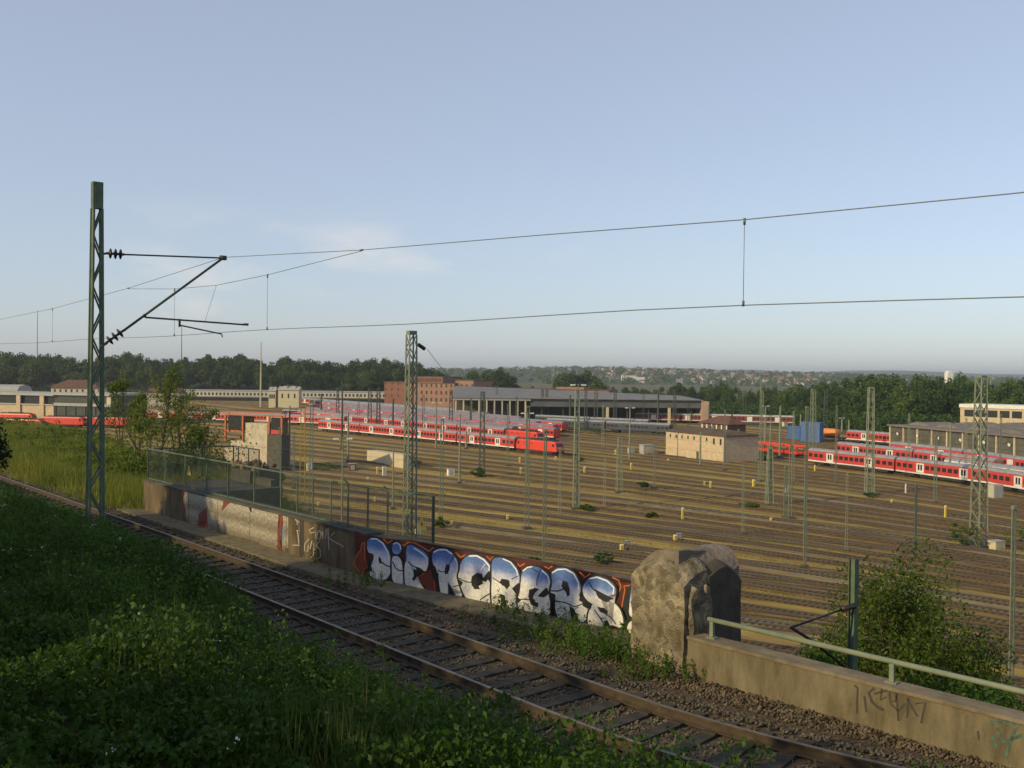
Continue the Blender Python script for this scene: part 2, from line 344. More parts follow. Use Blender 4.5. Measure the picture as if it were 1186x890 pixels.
# ------------------------------------------------------------------ retaining wall with graffiti
W0 = Vector((-13.5, 36.45, 0)); W1 = Vector((-3.6, 25.0, 0)); W2 = Vector((3.15, 19.35, 0))
WH = 1.1
wall = empty('retaining_wall', (0, 0, 0), 0, 'long low concrete wall covered in graffiti below the green mesh fence', 'wall')
def wallseg(A, B, th, z0, z1, name, mtl, parent, n=24, rough=.012):
    d = (B-A); Ln = d.length; d.normalize(); nb = Vector((-d.y, d.x, 0))
    if nb.dot(Nv) < 0: nb = -nb
    b = MB(); nz = 6
    for i in range(n+1):
        for j in range(nz+1):
            q = A+d*(Ln*i/n)+Vector((0, 0, z0+(z1-z0)*j/nz)); b.v.append(tuple(q))
    for i in range(n):
        for j in range(nz): b.f.append((i*(nz+1)+j, (i+1)*(nz+1)+j, (i+1)*(nz+1)+j+1, i*(nz+1)+j+1)); b.m.append(0)
    k = len(b.v)
    b.v += [tuple(A+Vector((0, 0, z1))), tuple(B+Vector((0, 0, z1))), tuple(B+nb*th+Vector((0, 0, z1))), tuple(A+nb*th+Vector((0, 0, z1))),
            tuple(A+Vector((0, 0, z0))), tuple(B+Vector((0, 0, z0))), tuple(B+nb*th+Vector((0, 0, z0-7))), tuple(A+nb*th+Vector((0, 0, z0-7)))]
    b.f += [(k, k+1, k+2, k+3), (k+3, k+2, k+6, k+7), (k, k+3, k+7, k+4), (k+1, k+5, k+6, k+2)]; b.m += [0]*4
    return b.build(name, mtl, parent)
wallseg(W0, W1, .45, -.1, WH, 'wall_body', m_concd, wall)
wallseg(W1, W2, .45, -.1, WH, 'wall_body', m_concd, wall)
def poly_ext(b, pts, z0, z1, mi=0):
    n = len(pts); b.add([(p[0], p[1], z0) for p in pts]+[(p[0], p[1], z1) for p in pts],
                        [tuple(range(n))[::-1], tuple(range(n, 2*n))]+[(k, (k+1) % n, n+(k+1) % n, n+k) for k in range(n)], mi)
bn = Vector((.70, .71, 0))
b = MB(); poly_ext(b, [W0-Nv*.04, W1-Nv*.04, W1+Nv*.5, W0+Nv*.5], WH+.001, WH+.055); b.build('coping', m_grey, wall)
b = MB(); poly_ext(b, [W0-Nv*.75+Dv*.6, W1-Nv*.85, W1-Nv*.02, W0-Nv*.02+Dv*.6], -.1, .07); poly_ext(b, [W1-Nv*.85, W2-Nv*1.0, W2-Nv*.02, W1-Nv*.02], -.1, .072); b.build('footing', m_conc, wall)
for A_, B_, js in ((W0, W1, (.12, .27, .42, .57, .72, .87)), (W1, W2, (.1, .35, .6, .85))):
    for s_ in js:
        q = A_.lerp(B_, s_); b = MB(); d_j = (B_-A_).normalized(); n_j = Vector((d_j.y, -d_j.x, 0)); b.bar(q+n_j*.001+Vector((0, 0, .08)), q+n_j*.001+Vector((0, 0, WH)), .025, .008); b.build('expansion_joint', m_grey, wall)
# paint helpers
def on_wall(A, B, px, py, off):
    d = (B-A).normalized(); n = Vector((d.y, -d.x, 0)); 
    if n.dot(Nv) > 0: n = -n
    r = ray(px, py); t = (A-CAM).dot(n)/r.dot(n); q = CAM+r*t
    return q+n*off, (q-A).dot(d), q.z
def paintmat(name, cols, pos, nscale=3, wear=.25):
    M = bpy.data.materials.new(name); M.use_nodes = True; nt = M.node_tree; N = nt.nodes; L = nt.links
    b = N['Principled BSDF']; b.inputs['Roughness'].default_value = .55
    tc = N.new('ShaderNodeTexCoord'); s = N.new('ShaderNodeSeparateXYZ'); L.new(tc.outputs['UV'], s.inputs[0])
    n = N.new('ShaderNodeTexNoise'); n.inputs['Scale'].default_value = nscale; n.inputs['Detail'].default_value = 5; L.new(tc.outputs['UV'], n.inputs['Vector'])
    a = N.new('ShaderNodeMath'); a.operation = 'MULTIPLY_ADD'; L.new(n.outputs['Fac'], a.inputs[0]); a.inputs[1].default_value = .22; L.new(s.outputs['Y'], a.inputs[2])
    cr = N.new('ShaderNodeValToRGB'); e = cr.color_ramp.elements
    while len(e) < len(cols): e.new(.5)
    for i, (c, q) in enumerate(zip(cols, pos)): e[i].position = q; e[i].color = (*c, 1)
    L.new(a.outputs[0], cr.inputs[0])
    n2 = N.new('ShaderNodeTexNoise'); n2.inputs['Scale'].default_value = 14; n2.inputs['Detail'].default_value = 6; L.new(tc.outputs['UV'], n2.inputs['Vector'])
    r2 = N.new('ShaderNodeMapRange'); r2.inputs[1].default_value = .35; r2.inputs[2].default_value = .65; r2.inputs[3].default_value = 1-wear; r2.inputs[4].default_value = 1; L.new(n2.outputs['Fac'], r2.inputs[0])
    mm = N.new('ShaderNodeMixRGB'); mm.blend_type = 'MULTIPLY'; mm.inputs[0].default_value = 1; L.new(cr.outputs[0], mm.inputs[1]); L.new(r2.outputs[0], mm.inputs[2])
    L.new(mm.outputs[0], b.inputs['Base Color']); return M
m_chrome = paintmat('chrome_and_blue_spray', [(.72, .70, .66), (.78, .76, .76), (.50, .53, .74), (.14, .24, .55), (.10, .19, .48)], [.42, .66, .78, .90, 1.05])
m_pblack = paintmat('black_spray', [(.012, .012, .014), (.02, .02, .022)], [0, 1])
m_pmaroon = paintmat('maroon_spray', [(.05, .012, .010), (.085, .018, .013)], [0, 1])
m_porange = paintmat('orange_spray', [(.55, .10, .02), (.62, .15, .03)], [0, 1])
m_pred = paintmat('red_spray', [(.16, .035, .022), (.22, .05, .03)], [0, 1])
m_pwhite = paintmat('white_spray', [(.75, .74, .72), (.8, .8, .8)], [0, 1], wear=.1)
m_pgrey = paintmat('faded_silver_spray', [(.20, .17, .12), (.42, .38, .31), (.22, .185, .13), (.46, .42, .35)], [.25, .5, .7, 1.], 5, .5)
m_pblue = paintmat('pale_blue_spray', [(.16, .22, .36), (.22, .28, .42)], [0, 1])
m_ptag = paintmat('pale_tag_spray', [(.34, .31, .25), (.42, .38, .32)], [0, 1])
m_pdk = paintmat('dark_tag_spray', [(.045, .038, .035), (.06, .05, .045)], [0, 1])
m_pteal = paintmat('teal_tag_spray', [(.07, .14, .11), (.09, .16, .12)], [0, 1], 4, .6)
def smoothpoly(pts, it=1):
    for _ in range(it):
        o = []
        for i in range(len(pts)):
            a = pts[i]; c = pts[(i+1) % len(pts)]
            o += [(a[0]*.78+c[0]*.22, a[1]*.78+c[1]*.22), (a[0]*.22+c[0]*.78, a[1]*.22+c[1]*.78)]
        pts = o
    return pts
def paint(name, pts, mtl, parent, off, seg=(W1, W2), org=(0, 0, 1), sm_=1, extra=()):
    """filled shape on the wall; extra: list of (pts, material) layered 1.5 mm above"""
    me = bpy.data.meshes.new(name); bm = bmesh.new(); uvl = bm.loops.layers.uv.new('UVMap')
    ox, oy, s = org; layers = [(pts, 0, sm_)]+[(e[0], i+1, e[2] if len(e) > 2 else 0) for i, e in enumerate(extra)]
    for P, mi, smi in layers:
        uvs = {}
        def nv(x, y):
            q, u, v = on_wall(seg[0], seg[1], ox+x*s, oy+y*s, off+.0005*mi)
            bv = bm.verts.new(q); uvs[bv] = (u, v/WH); return bv
        if isinstance(P, Strip):
            pr = [(nv(*a), nv(*c)) for a, c in P]
            fs = [(pr[i][0], pr[i+1][0], pr[i+1][1], pr[i][1]) for i in range(len(pr)-1)]
        else:
            P = smoothpoly(P, smi) if smi else P; fs = [[nv(x, y) for (x, y) in P]]
        for vs in fs:
            try: f = bm.faces.new(vs)
            except ValueError: continue
            f.material_index = mi
            for lp in f.loops: lp[uvl].uv = uvs[lp.vert]
    bmesh.ops.triangulate(bm, faces=bm.faces[:])
    bm.to_mesh(me); bm.free(); me.materials.append(mtl)
    for e in extra: me.materials.append(e[1])
    return link(name, me, parent)
class Strip(list): pass
def stroke(pts, w, closed=False):
    if closed: pts = list(pts)+[pts[0]]
    pts = [p for i, p in enumerate(pts) if i == 0 or math.hypot(p[0]-pts[i-1][0], p[1]-pts[i-1][1]) > .5]
    """open polyline -> closed outline"""
    Lf, Rt = [], []
    for i, p in enumerate(pts):
        a = pts[max(i-1, 0)]; c = pts[min(i+1, len(pts)-1)]; dx, dy = c[0]-a[0], c[1]-a[1]; l = math.hypot(dx, dy) or 1
        nx, ny = -dy/l*w/2, dx/l*w/2; Lf.append((p[0]+nx, p[1]+ny)); Rt.append((p[0]-nx, p[1]-ny))
    return Strip(zip(Lf, Rt))
ZA = (400, 600, 180/1186); ZB = (560, 620, 200/1186)
def grow(pts, k):
    cx = sum(p[0] for p in pts)/len(pts); cy = sum(p[1] for p in pts)/len(pts); o = []
    for x, y in pts:
        dx, dy = x-cx, y-cy; l = math.hypot(dx, dy); o.append((cx+dx*(1+k/l), cy+dy*(1+k/l)))
    return o
gp = paint('graffiti', [(75, 95), (170, 130), (330, 160), (480, 170), (650, 215), (850, 235), (1120, 290), (1480, 330), (1900, 480), (2330, 510), (2330, 640), (1900, 1010), (1100, 690), (700, 590), (300, 500), (150, 470), (75, 330)], m_pmaroon, wall, .004, org=ZA, sm_=0)
tag(gp, 'chrome and blue bubble letters on maroon background', None)
def AB(p): return ((p[0]*ZB[2]+ZB[0]-ZA[0])/ZA[2], (p[1]*ZB[2]+ZB[1]-ZA[1])/ZA[2])
letters = [
 (ZA, [(165, 165), (230, 148), (290, 180), (330, 240), (350, 310), (355, 400), (325, 462), (280, 482), (195, 465), (182, 365), (212, 350), (215, 315), (225, 295), (205, 268), (172, 262)],
  [[(258, 292), (275, 310), (282, 348), (262, 345), (255, 320)], stroke([(275, 335), (310, 362), (345, 372)], 9)], [stroke([(195, 160), (240, 160), (290, 195), (325, 260), (338, 330)], 10)]),
 (ZA, [(358, 215), (380, 184), (415, 188), (434, 225), (424, 268), (390, 280), (362, 262)], [], [stroke([(368, 200), (395, 188), (420, 205), (426, 240)], 7)]),
 (ZA, [(362, 292), (405, 290), (432, 320), (440, 395), (450, 405), (448, 520), (362, 495), (358, 350)], [stroke([(365, 330), (385, 380), (412, 402), (445, 402)], 9)], [stroke([(372, 300), (405, 300), (422, 325)], 6)]),
 (ZA, [(475, 208), (510, 203), (560, 228), (600, 250), (640, 290), (638, 360), (622, 412), (580, 395), (545, 372), (560, 400), (548, 440), (535, 462), (555, 480), (590, 520), (614, 548), (605, 562), (462, 530), (455, 400), (462, 335), (484, 330), (468, 280)],
  [[(540, 370), (575, 380), (600, 400), (570, 420), (555, 415)], stroke([(484, 335), (510, 360), (545, 378)], 8)], [stroke([(528, 228), (590, 268), (628, 305), (628, 350), (618, 400)], 10)]),
 (ZA, [(668, 268), (700, 238), (765, 230), (822, 262), (834, 292), (858, 310), (870, 370), (864, 440), (884, 485), (914, 558), (882, 612), (852, 600), (835, 560), (808, 520), (808, 594), (735, 586), (718, 470), (722, 425), (700, 380), (672, 350)],
  [[(778, 350), (805, 362), (800, 400), (780, 415), (768, 385)], stroke([(832, 292), (815, 330), (795, 355)], 7), stroke([(712, 400), (745, 412), (780, 405)], 8), stroke([(828, 525), (860, 515), (890, 520)], 7)], [stroke([(680, 262), (720, 242), (775, 242), (820, 275)], 10), stroke([(842, 305), (860, 345), (860, 400)], 7)]),
 (ZA, [(884, 345), (920, 300), (960, 278), (1020, 280), (1080, 315), (1122, 372), (1114, 420), (1082, 470), (1110, 480), (1114, 570), (1114, 660), (1050, 650), (1040, 625), (1000, 630), (930, 612), (905, 570), (878, 490), (866, 440), (880, 400)],
  [[(972, 445), (1010, 418), (1050, 425), (1062, 462), (1030, 462), (1000, 455), (992, 490), (1018, 512), (1015, 538), (985, 528), (966, 490)], stroke([(872, 455), (900, 475), (945, 490), (975, 490)], 8), stroke([(1035, 625), (1070, 600), (1112, 575)], 9)], [stroke([(950, 290), (1010, 288), (1065, 318), (1108, 368), (1104, 405)], 11), stroke([(1075, 350), (1055, 375), (1035, 410)], 6)]),
 (ZB, [(72, 158), (130, 150), (200, 180), (242, 230), (257, 290), (250, 360), (212, 412), (226, 450), (240, 500), (220, 522), (185, 510), (160, 475), (140, 430), (134, 498), (68, 485), (60, 400), (65, 290), (62, 210)],
  [[(160, 305), (186, 310), (188, 345), (168, 372), (148, 348)], stroke([(70, 290), (100, 310), (150, 345)], 7), stroke([(200, 302), (240, 280)], 6)], [stroke([(140, 160), (195, 185), (235, 240), (244, 275)], 8)]),
 (ZB, [(268, 262), (300, 225), (350, 208), (400, 225), (450, 260), (472, 310), (456, 360), (428, 405), (464, 420), (466, 562), (385, 548), (350, 542), (280, 530), (250, 500), (238, 440), (255, 400), (266, 340)],
  [[(322, 372), (362, 362), (380, 372), (350, 385), (332, 410), (338, 432), (362, 440), (362, 482), (332, 470), (316, 420)], stroke([(240, 442), (280, 438), (325, 442)], 7), stroke([(335, 205), (350, 235), (380, 250)], 6), stroke([(400, 235), (375, 300), (375, 345)], 6)], [stroke([(278, 245), (310, 220), (345, 214)], 9), stroke([(410, 240), (448, 275), (462, 315), (445, 360)], 8)]),
 (ZB, [(472, 255), (510, 224), (570, 220), (630, 250), (668, 310), (678, 370), (660, 425), (700, 455), (738, 480), (736, 520), (704, 592), (670, 590), (640, 545), (620, 500), (626, 580), (600, 602), (545, 592), (515, 560), (498, 470), (518, 430), (478, 420), (468, 385), (482, 330)],
  [[(562, 335), (600, 362), (602, 410), (584, 420), (575, 388), (555, 360)], stroke([(470, 380), (520, 382), (560, 368)], 9), stroke([(505, 450), (570, 460), (635, 490), (690, 470)], 8), stroke([(640, 545), (625, 515), (660, 490)], 6)], [stroke([(480, 258), (520, 234), (575, 232), (630, 262), (662, 325), (662, 370)], 10)]),
 (ZB, [(738, 290), (790, 274), (860, 300), (905, 335), (922, 380), (902, 440), (860, 432), (800, 395), (790, 405), (850, 442), (912, 465), (950, 510), (972, 580), (962, 642), (905, 612), (850, 625), (830, 642), (760, 636), (722, 600), (732, 520), (755, 492), (740, 460), (700, 420), (688, 370), (704, 325)],
  [[(782, 395), (830, 420), (880, 450), (850, 458), (800, 430)], [(800, 500), (835, 495), (865, 520), (855, 545), (825, 530)], stroke([(735, 320), (760, 365), (790, 390)], 8), stroke([(770, 510), (800, 550), (840, 610)], 7), stroke([(850, 540), (890, 565), (920, 610)], 7)], [stroke([(735, 298), (790, 286), (860, 312), (906, 358), (900, 405)], 10)]),
 (ZB, [(1030, 330), (1120, 335), (1120, 400), (1100, 560), (1030, 562), (1008, 540), (1014, 460), (1020, 400)], [stroke([(1018, 455), (1100, 465)], 8)], [stroke([(1042, 345), (1110, 348)], 14)]),
 (ZB, [(1005, 602), (1035, 580), (1080, 590), (1080, 685), (1015, 688), (994, 650)], [], []),
]
ZF = (400, 602, 347/1186)
cuts = {0: [[(86, 158), (108, 160), (104, 185), (110, 203), (94, 206)]], 3: [[(272, 193), (292, 203), (302, 216), (286, 226), (276, 242), (266, 236), (278, 215)]],
 4: [[(398, 190), (413, 194), (411, 213), (397, 216)], [(409, 248), (421, 262), (434, 288), (424, 312), (411, 306)], [(340, 192), (373, 212), (370, 245), (360, 250), (346, 220)]],
 5: [[(503, 233), (525, 230), (546, 239), (549, 253), (530, 249), (519, 252), (531, 262), (537, 274), (515, 275), (503, 256)], [(543, 240), (574, 198), (584, 212), (560, 246)], [(446, 228), (470, 248), (462, 262), (450, 250)]],
 6: [[(623, 233), (647, 236), (642, 264), (625, 260), (616, 245)], [(618, 292), (636, 300), (643, 360), (622, 356)], [(664, 272), (690, 248), (700, 275), (682, 296)]],
 7: [[(733, 281), (755, 268), (772, 275), (757, 287), (747, 306), (756, 324), (770, 330), (766, 347), (741, 337), (731, 310)], [(766, 302), (800, 266), (815, 290), (790, 308)], [(682, 300), (700, 318), (690, 330), (680, 322)]],
 8: [[(867, 238), (887, 248), (893, 276), (876, 284), (860, 262)], [(893, 340), (908, 348), (928, 388), (905, 412), (897, 378)], [(812, 284), (838, 296), (832, 330), (815, 312)], [(935, 300), (958, 322), (950, 330), (930, 318)]],
 9: [[(993, 273), (1040, 298), (1072, 312), (1040, 320), (1003, 300)], [(1003, 343), (1031, 350), (1038, 372), (1014, 364)], [(940, 303), (986, 334), (966, 352), (946, 340)], [(1030, 400), (1042, 396), (1062, 430), (1030, 432)]]}
def cv(p, org): return ((p[0]*ZF[2]+ZF[0]-org[0])/org[2], (p[1]*ZF[2]+ZF[1]-org[1])/org[2])
for i_, cs in cuts.items(): letters[i_][2].extend([[cv(p, letters[i_][0]) for p in c] for c in cs])
# orange arrows and edge streaks
for org, pts in [(ZA, [(640, 400), (672, 408), (690, 572), (620, 555), (550, 482), (565, 440), (600, 425)]), (ZA, [(150, 185), (128, 195), (118, 250), (85, 285), (68, 350), (100, 400), (130, 445), (145, 385), (178, 380), (172, 325), (150, 320)])]:
    paint('arrow', pts, m_pred, gp, .0075, org=org, sm_=0, extra=[(stroke(pts, 7, True), m_porange)])
for org, pts, wd in [(ZA, [(290, 160), (325, 192), (360, 170)], 12), (ZA, [(438, 205), (455, 212), (480, 185), (540, 195), (640, 255), (675, 225)], 12), (ZA, [(840, 262), (880, 300), (925, 285)], 16), (ZA, [(1080, 295), (1105, 320), (1125, 300)], 12),
                     (ZB, [(20, 148), (45, 175), (70, 150)], 11), (ZB, [(235, 195), (250, 215), (285, 195)], 9), (ZB, [(420, 215), (450, 230), (475, 212)], 9), (ZB, [(660, 252), (700, 290), (735, 265)], 9), (ZB, [(885, 290), (930, 310), (945, 355), (905, 455), (950, 495), (972, 375), (965, 350), (1010, 345), (1035, 315)], 8)]:
    paint('edge_streak', stroke(pts, wd), m_porange, gp, .0075, org=org, sm_=0)
paint('dark_field', [AB(p) for p in [(975, 370), (1015, 350), (1040, 560), (1010, 700), (970, 690), (985, 600), (950, 500)]], m_pblack, gp, .0072, org=ZA, sm_=0)
for i, (org, pts, blk, wht) in enumerate(letters):
    o_ = .010+.0045*i; sp_ = smoothpoly(pts, 1)
    paint('letter_outline', stroke(sp_, 27 if org is ZA else 25, True), m_pblack, gp, o_, org=org, sm_=0)
    paint('letter', pts, m_chrome, gp, o_+.0008, org=org, extra=[(x, m_pblack) for x in blk]+[(x, m_pwhite) for x in wht])
# old paint on the left wall section
ZC = (160, 505, 160/1186); ZD = (320, 560, 120/822); S2 = (W0, W1)
old = paint('faded_graffiti', [(405, 475), (600, 515), (760, 560), (960, 600), (1180, 650), (1290, 700), (1290, 960), (1180, 1000), (1000, 900), (800, 850), (600, 800), (420, 745), (400, 650), (375, 545)], m_pgrey, wall, .004, seg=S2, org=ZC, sm_=0)
tag(old, 'faded silver graffiti with red edges', None)
for pts, mm in [([(365, 470), (405, 478), (385, 520), (395, 590), (412, 640), (405, 735), (388, 650), (375, 560)], m_pred), ([(520, 670), (590, 615), (600, 800), (515, 770)], m_pred), ([(545, 690), (582, 700), (585, 790), (532, 765)], m_pblue),
                ([(735, 560), (795, 565), (745, 620), (715, 645)], m_pred), ([(950, 600), (975, 605), (975, 660), (958, 640)], m_pblack)]:
    paint('faded_patch', pts, mm, old, .0068, seg=S2, org=ZC, sm_=0)
for pts, mm in [([(20, 235), (50, 245), (55, 300), (35, 360), (30, 450), (45, 545), (15, 540), (10, 400), (30, 300)], m_pred), ([(45, 335), (62, 330), (65, 420), (45, 470), (32, 440), (35, 370)], m_pblue),
                ([(190, 285), (220, 290), (215, 560), (195, 600), (185, 590)], m_pdk)]:
    paint('faded_patch', pts, mm, old, .0072, seg=S2, org=ZD, sm_=0)
tags = [[(150, 285), (185, 310), (165, 300), (170, 330)], [(160, 375), (195, 372), (190, 600)], [(168, 372), (172, 400), (182, 480)], [(130, 490), (190, 492)],
        [(300, 350), (262, 370), (275, 395), (315, 385), (318, 440)], [(335, 375), (322, 430), (345, 450), (360, 400), (338, 372)], [(368, 380), (370, 440), (395, 430), (398, 360)], [(412, 355), (418, 530)], [(465, 390), (415, 435), (535, 502)],
        [(262, 440), (228, 480), (225, 535), (250, 540), (258, 490)], [(285, 455), (270, 520), (295, 515), (298, 470), (300, 560), (275, 598)], [(345, 460), (318, 490), (350, 530), (352, 585), (320, 600)]]
for s_ in tags: paint('tag_stroke', stroke(s_, 9), m_ptag, old, .0072, seg=S2, org=ZD, sm_=0)
# ------------------------------------------------------------------ mesh fence on the wall
fence = empty('mesh_fence', (0, 0, 0), 0, 'green wire mesh fence standing on top of the graffiti wall', 'fence')
fz0, fz1 = WH+.055, 2.27
mid = Nv*.22
def on_line(px):
    r = ray(px, 500); x = r.x/r.y
    for A, B in ((W0+mid, W1+mid), (W1+mid, W2+mid)):
        d = B-A; s = (x*A.y-A.x)/(d.x-x*d.y)
        if -.02 <= s <= 1: return A+d*s
    return A
fpx = [172, 192, 215, 240, 265, 295, 326, 345, 363, 384, 404, 427, 450, 478, 503]
FP = [on_line(x) for x in fpx]
for i, P in enumerate(FP):
    b = MB(); thick = .07 if i in (0, 14, 4) else .045
    b.tube([P+Vector((0, 0, fz0)), P+Vector((0, 0, fz1+(.04 if i in (10, 12) else 0)))], thick/2, 8)
    if i in (10, 12): b.tube([P+Vector((0, 0, fz1+.03)), P+Dv*.05-Nv*.1+Vector((0, 0, fz1+.12))], .02, 6)
    o = b.build('post', m_dkmast if i in (0, 14, 4) else m_gmast, fence)
def meshpanel(A, B, z0, z1, parent, pitch=.055, wd=.005):
    b = MB(); d = B-A; n = max(2, int(d.length/pitch))
    for k in range(1, n):
        q = A+d*(k/n); b.bar(q+Vector((0, 0, z0)), q+Vector((0, 0, z1)), wd)
    nz = int((z1-z0)/.055)
    for k in range(nz+1):
        z = z0+(z1-z0)*k/nz; b.bar(A+Vector((0, 0, z)), B+Vector((0, 0, z)), wd)
    return b.build('mesh_panel', m_dkmast, parent)
for i in range(len(FP)-1):
    meshpanel(FP[i], FP[i+1], fz0+.05, fz1-.02, fence)
    b = MB(); b.bar(FP[i]+Vector((0, 0, fz1)), FP[i+1]+Vector((0, 0, fz1)), .04); b.build('top_rail', m_gmast, fence)
    b = MB(); b.bar(FP[i]+Vector((0, 0, fz0+.03)), FP[i+1]+Vector((0, 0, fz0+.03)), .03); b.build('bottom_rail', m_gmast, fence)
# side fence and abutment behind
f2 = empty('mesh_fence', (0, 0, 0), 0, 'dark side length of mesh fence running back from the far end of the wall', 'fence')
Q0 = W0+Nv*.35; Q1 = W0+Nv*3.4-Dv*.2; Q2 = Q1-Dv*2.2
for A, B in ((Q0, Q1), (Q1, Q2)):
    for k in range(3):
        P = A.lerp(B, (k+.5)/2.5 if k < 2 else 1); b = MB(); b.tube([P+Vector((0, 0, fz0)), P+Vector((0, 0, fz1))], .025, 6); b.build('post', m_dkmast, f2)
    b = MB(); b.bar(A+Vector((0, 0, fz1)), B+Vector((0, 0, fz1)), .04); b.build('top_rail', m_dkmast, f2); meshpanel(A, B, fz0, fz1, f2)
ab = empty('bridge_abutment', pt_(15.5, 34.6, 0), math.atan2(Dv.y, Dv.x), 'dark concrete abutment deck behind the mesh fence', 'abutment')
b = MB(); b.box(-1.9, 1.8, -1.4, 1.25, -8, 1.0); b.build('deck_block', m_grey, ab)
b = MB(); b.box(-1.6, 1.5, -1.3, -1.1, 1.002, 1.25); b.build('kerb', m_grey, ab)
rb = empty('rubble_heap', pt_(17.1, 35.3, .0), math.atan2(Dv.y, Dv.x), 'heap of broken brown masonry on the dark block behind the fence', 'rubble')
b = MB(); b.box(-.8, .8, -.6, .6, -6, 1.45); b.build('plinth', m_grey, rb)
bm = bmesh.new()
for k in range(26):
    r = bmesh.ops.create_icosphere(bm, subdivisions=1, radius=random.uniform(.08, .2)); c = Vector((random.uniform(-.75, .75), random.uniform(-.5, .5), 1.48+random.uniform(0, .2)))
    for v in r['verts']: v.co = v.co*random.uniform(.75, 1.2)+c
me = bpy.data.meshes.new('rubble_stones'); bm.to_mesh(me); bm.free(); me.materials.append(mat('broken_masonry', (.09, .055, .035), (.22, .15, .10), .95, 3, bump=.5)); link('rubble_stones', me, rb)
# warning signs on the fence
def warn(P, rz, label, lean=.0):
    r = empty('warning_sign', P, rz, label, 'sign', 'yellow warning triangles on the fence')
    b = MB(); b.add([(-.16, 0, 0), (.16, 0, 0), (0, 0, .33), (-.16, .01, 0), (.16, .01, 0), (0, .01, .33)], [(0, 1, 2), (5, 4, 3), (0, 3, 4, 1), (1, 4, 5, 2), (2, 5, 3, 0)]); b.build('triangle_panel', m_yellow, r)
    b = MB(); b.add([(.01, -.004, .24), (-.04, -.004, .13), (-.002, -.004, .135), (-.015, -.004, .05), (.04, -.004, .155), (.004, -.004, .15)], [(0, 1, 2), (0, 2, 5), (2, 3, 4), (2, 4, 5)]); b.build('lightning_symbol', m_pdk, r)
fa = math.atan2((W1-W0).y, (W1-W0).x)
P = on_line(220); warn(P-Nv*.03+Vector((0, 0, 1.62)), fa, 'small yellow warning triangle on the far part of the mesh fence')
P = on_line(491); warn(P-Nv*.03+Vector((0, 0, 1.42)), math.atan2((W2-W1).y, (W2-W1).x), 'yellow warning triangle at the near end of the mesh fence')
# ------------------------------------------------------------------ pier and parapet
def rough_solid(name, mtl, parent, dims, top=None, amp=.06, cuts=7, seed=1, scale=2.2):
    bm = bmesh.new(); bmesh.ops.create_cube(bm, size=1); bmesh.ops.subdivide_edges(bm, edges=bm.edges[:], cuts=cuts, use_grid_fill=True)
    from mathutils import noise
    x0, x1, y0, y1, z0, z1 = dims
    for v in bm.verts:
        u, vv, ww = v.co.x+.5, v.co.y+.5, v.co.z+.5
        x = x0+(x1-x0)*u; y = y0+(y1-y0)*vv; zt_ = z1 if top is None else top(u, vv); z = z0+(zt_-z0)*ww
        n = noise.noise_vector(Vector((x, y, z))*scale+Vector((seed*7.1, 0, 0)))
        n2 = noise.noise_vector(Vector((x, y, z))*scale*4+Vector((seed*3.1, 0, 0)))
        v.co = Vector((x, y, z))+n*amp+n2*amp*.45
    me = bpy.data.meshes.new(name); bm.to_mesh(me); bm.free(); me.materials.append(mtl)
    return link(name, me, parent)
m_pier = mat('rough_rubble_masonry', (.075, .058, .034), (.25, .195, .125), .95, 3.4, bump=1., bscale=20, detail=12, lo=.3, hi=.7)
def rubblemat():
    M = bpy.data.materials.new('rubble_masonry'); M.use_nodes = True; nt = M.node_tree; N = nt.nodes; L = nt.links
    b = N['Principled BSDF']; b.inputs['Roughness'].default_value = .95; b.inputs['Specular IOR Level'].default_value = .1
    tc = N.new('ShaderNodeTexCoord'); n0 = N.new('ShaderNodeTexNoise'); n0.inputs['Scale'].default_value = 3; L.new(tc.outputs['Object'], n0.inputs['Vector'])
    ad = N.new('ShaderNodeMixRGB'); ad.blend_type = 'ADD'; ad.inputs[0].default_value = .1; L.new(tc.outputs['Object'], ad.inputs[1]); L.new(n0.outputs['Color'], ad.inputs[2])
    v = N.new('ShaderNodeTexVoronoi'); v.inputs['Scale'].default_value = 8; L.new(ad.outputs[0], v.inputs['Vector'])
    v2 = N.new('ShaderNodeTexVoronoi'); v2.inputs['Scale'].default_value = 26; L.new(ad.outputs[0], v2.inputs['Vector'])
    n = N.new('ShaderNodeTexNoise'); n.inputs['Scale'].default_value = 2.2; n.inputs['Detail'].default_value = 10; L.new(tc.outputs['Object'], n.inputs['Vector'])
    c = N.new('ShaderNodeValToRGB'); c.color_ramp.elements[0].position = .32; c.color_ramp.elements[1].position = .68; c.color_ramp.elements[0].color = (.10, .082, .052, 1); c.color_ramp.elements[1].color = (.28, .235, .165, 1); L.new(n.outputs['Fac'], c.inputs[0])
    s = N.new('ShaderNodeSeparateXYZ'); L.new(v.outputs['Color'], s.inputs[0]); r = N.new('ShaderNodeMapRange'); r.inputs[3].default_value = .6; r.inputs[4].default_value = 1.25; L.new(s.outputs[0], r.inputs[0])
    m = N.new('ShaderNodeMixRGB'); m.blend_type = 'MULTIPLY'; m.inputs[0].default_value = 1; L.new(c.outputs[0], m.inputs[1]); L.new(r.outputs[0], m.inputs[2]); L.new(m.outputs[0], b.inputs['Base Color'])
    h = N.new('ShaderNodeMath'); h.operation = 'ADD'; L.new(v.outputs['Distance'], h.inputs[0]); L.new(v2.outputs['Distance'], h.inputs[1])
    bp = N.new('ShaderNodeBump'); bp.invert = True; bp.inputs['Strength'].default_value = .4; bp.inputs['Distance'].default_value = .05; L.new(h.outputs[0], bp.inputs['Height']); L.new(bp.outputs[0], b.inputs['Normal']); return M
m_pier = rubblemat()
m_pierg = mat('grey_pier_stone', (.13, .105, .08), (.22, .18, .14), .95, 2.0, bump=.6, bscale=12)
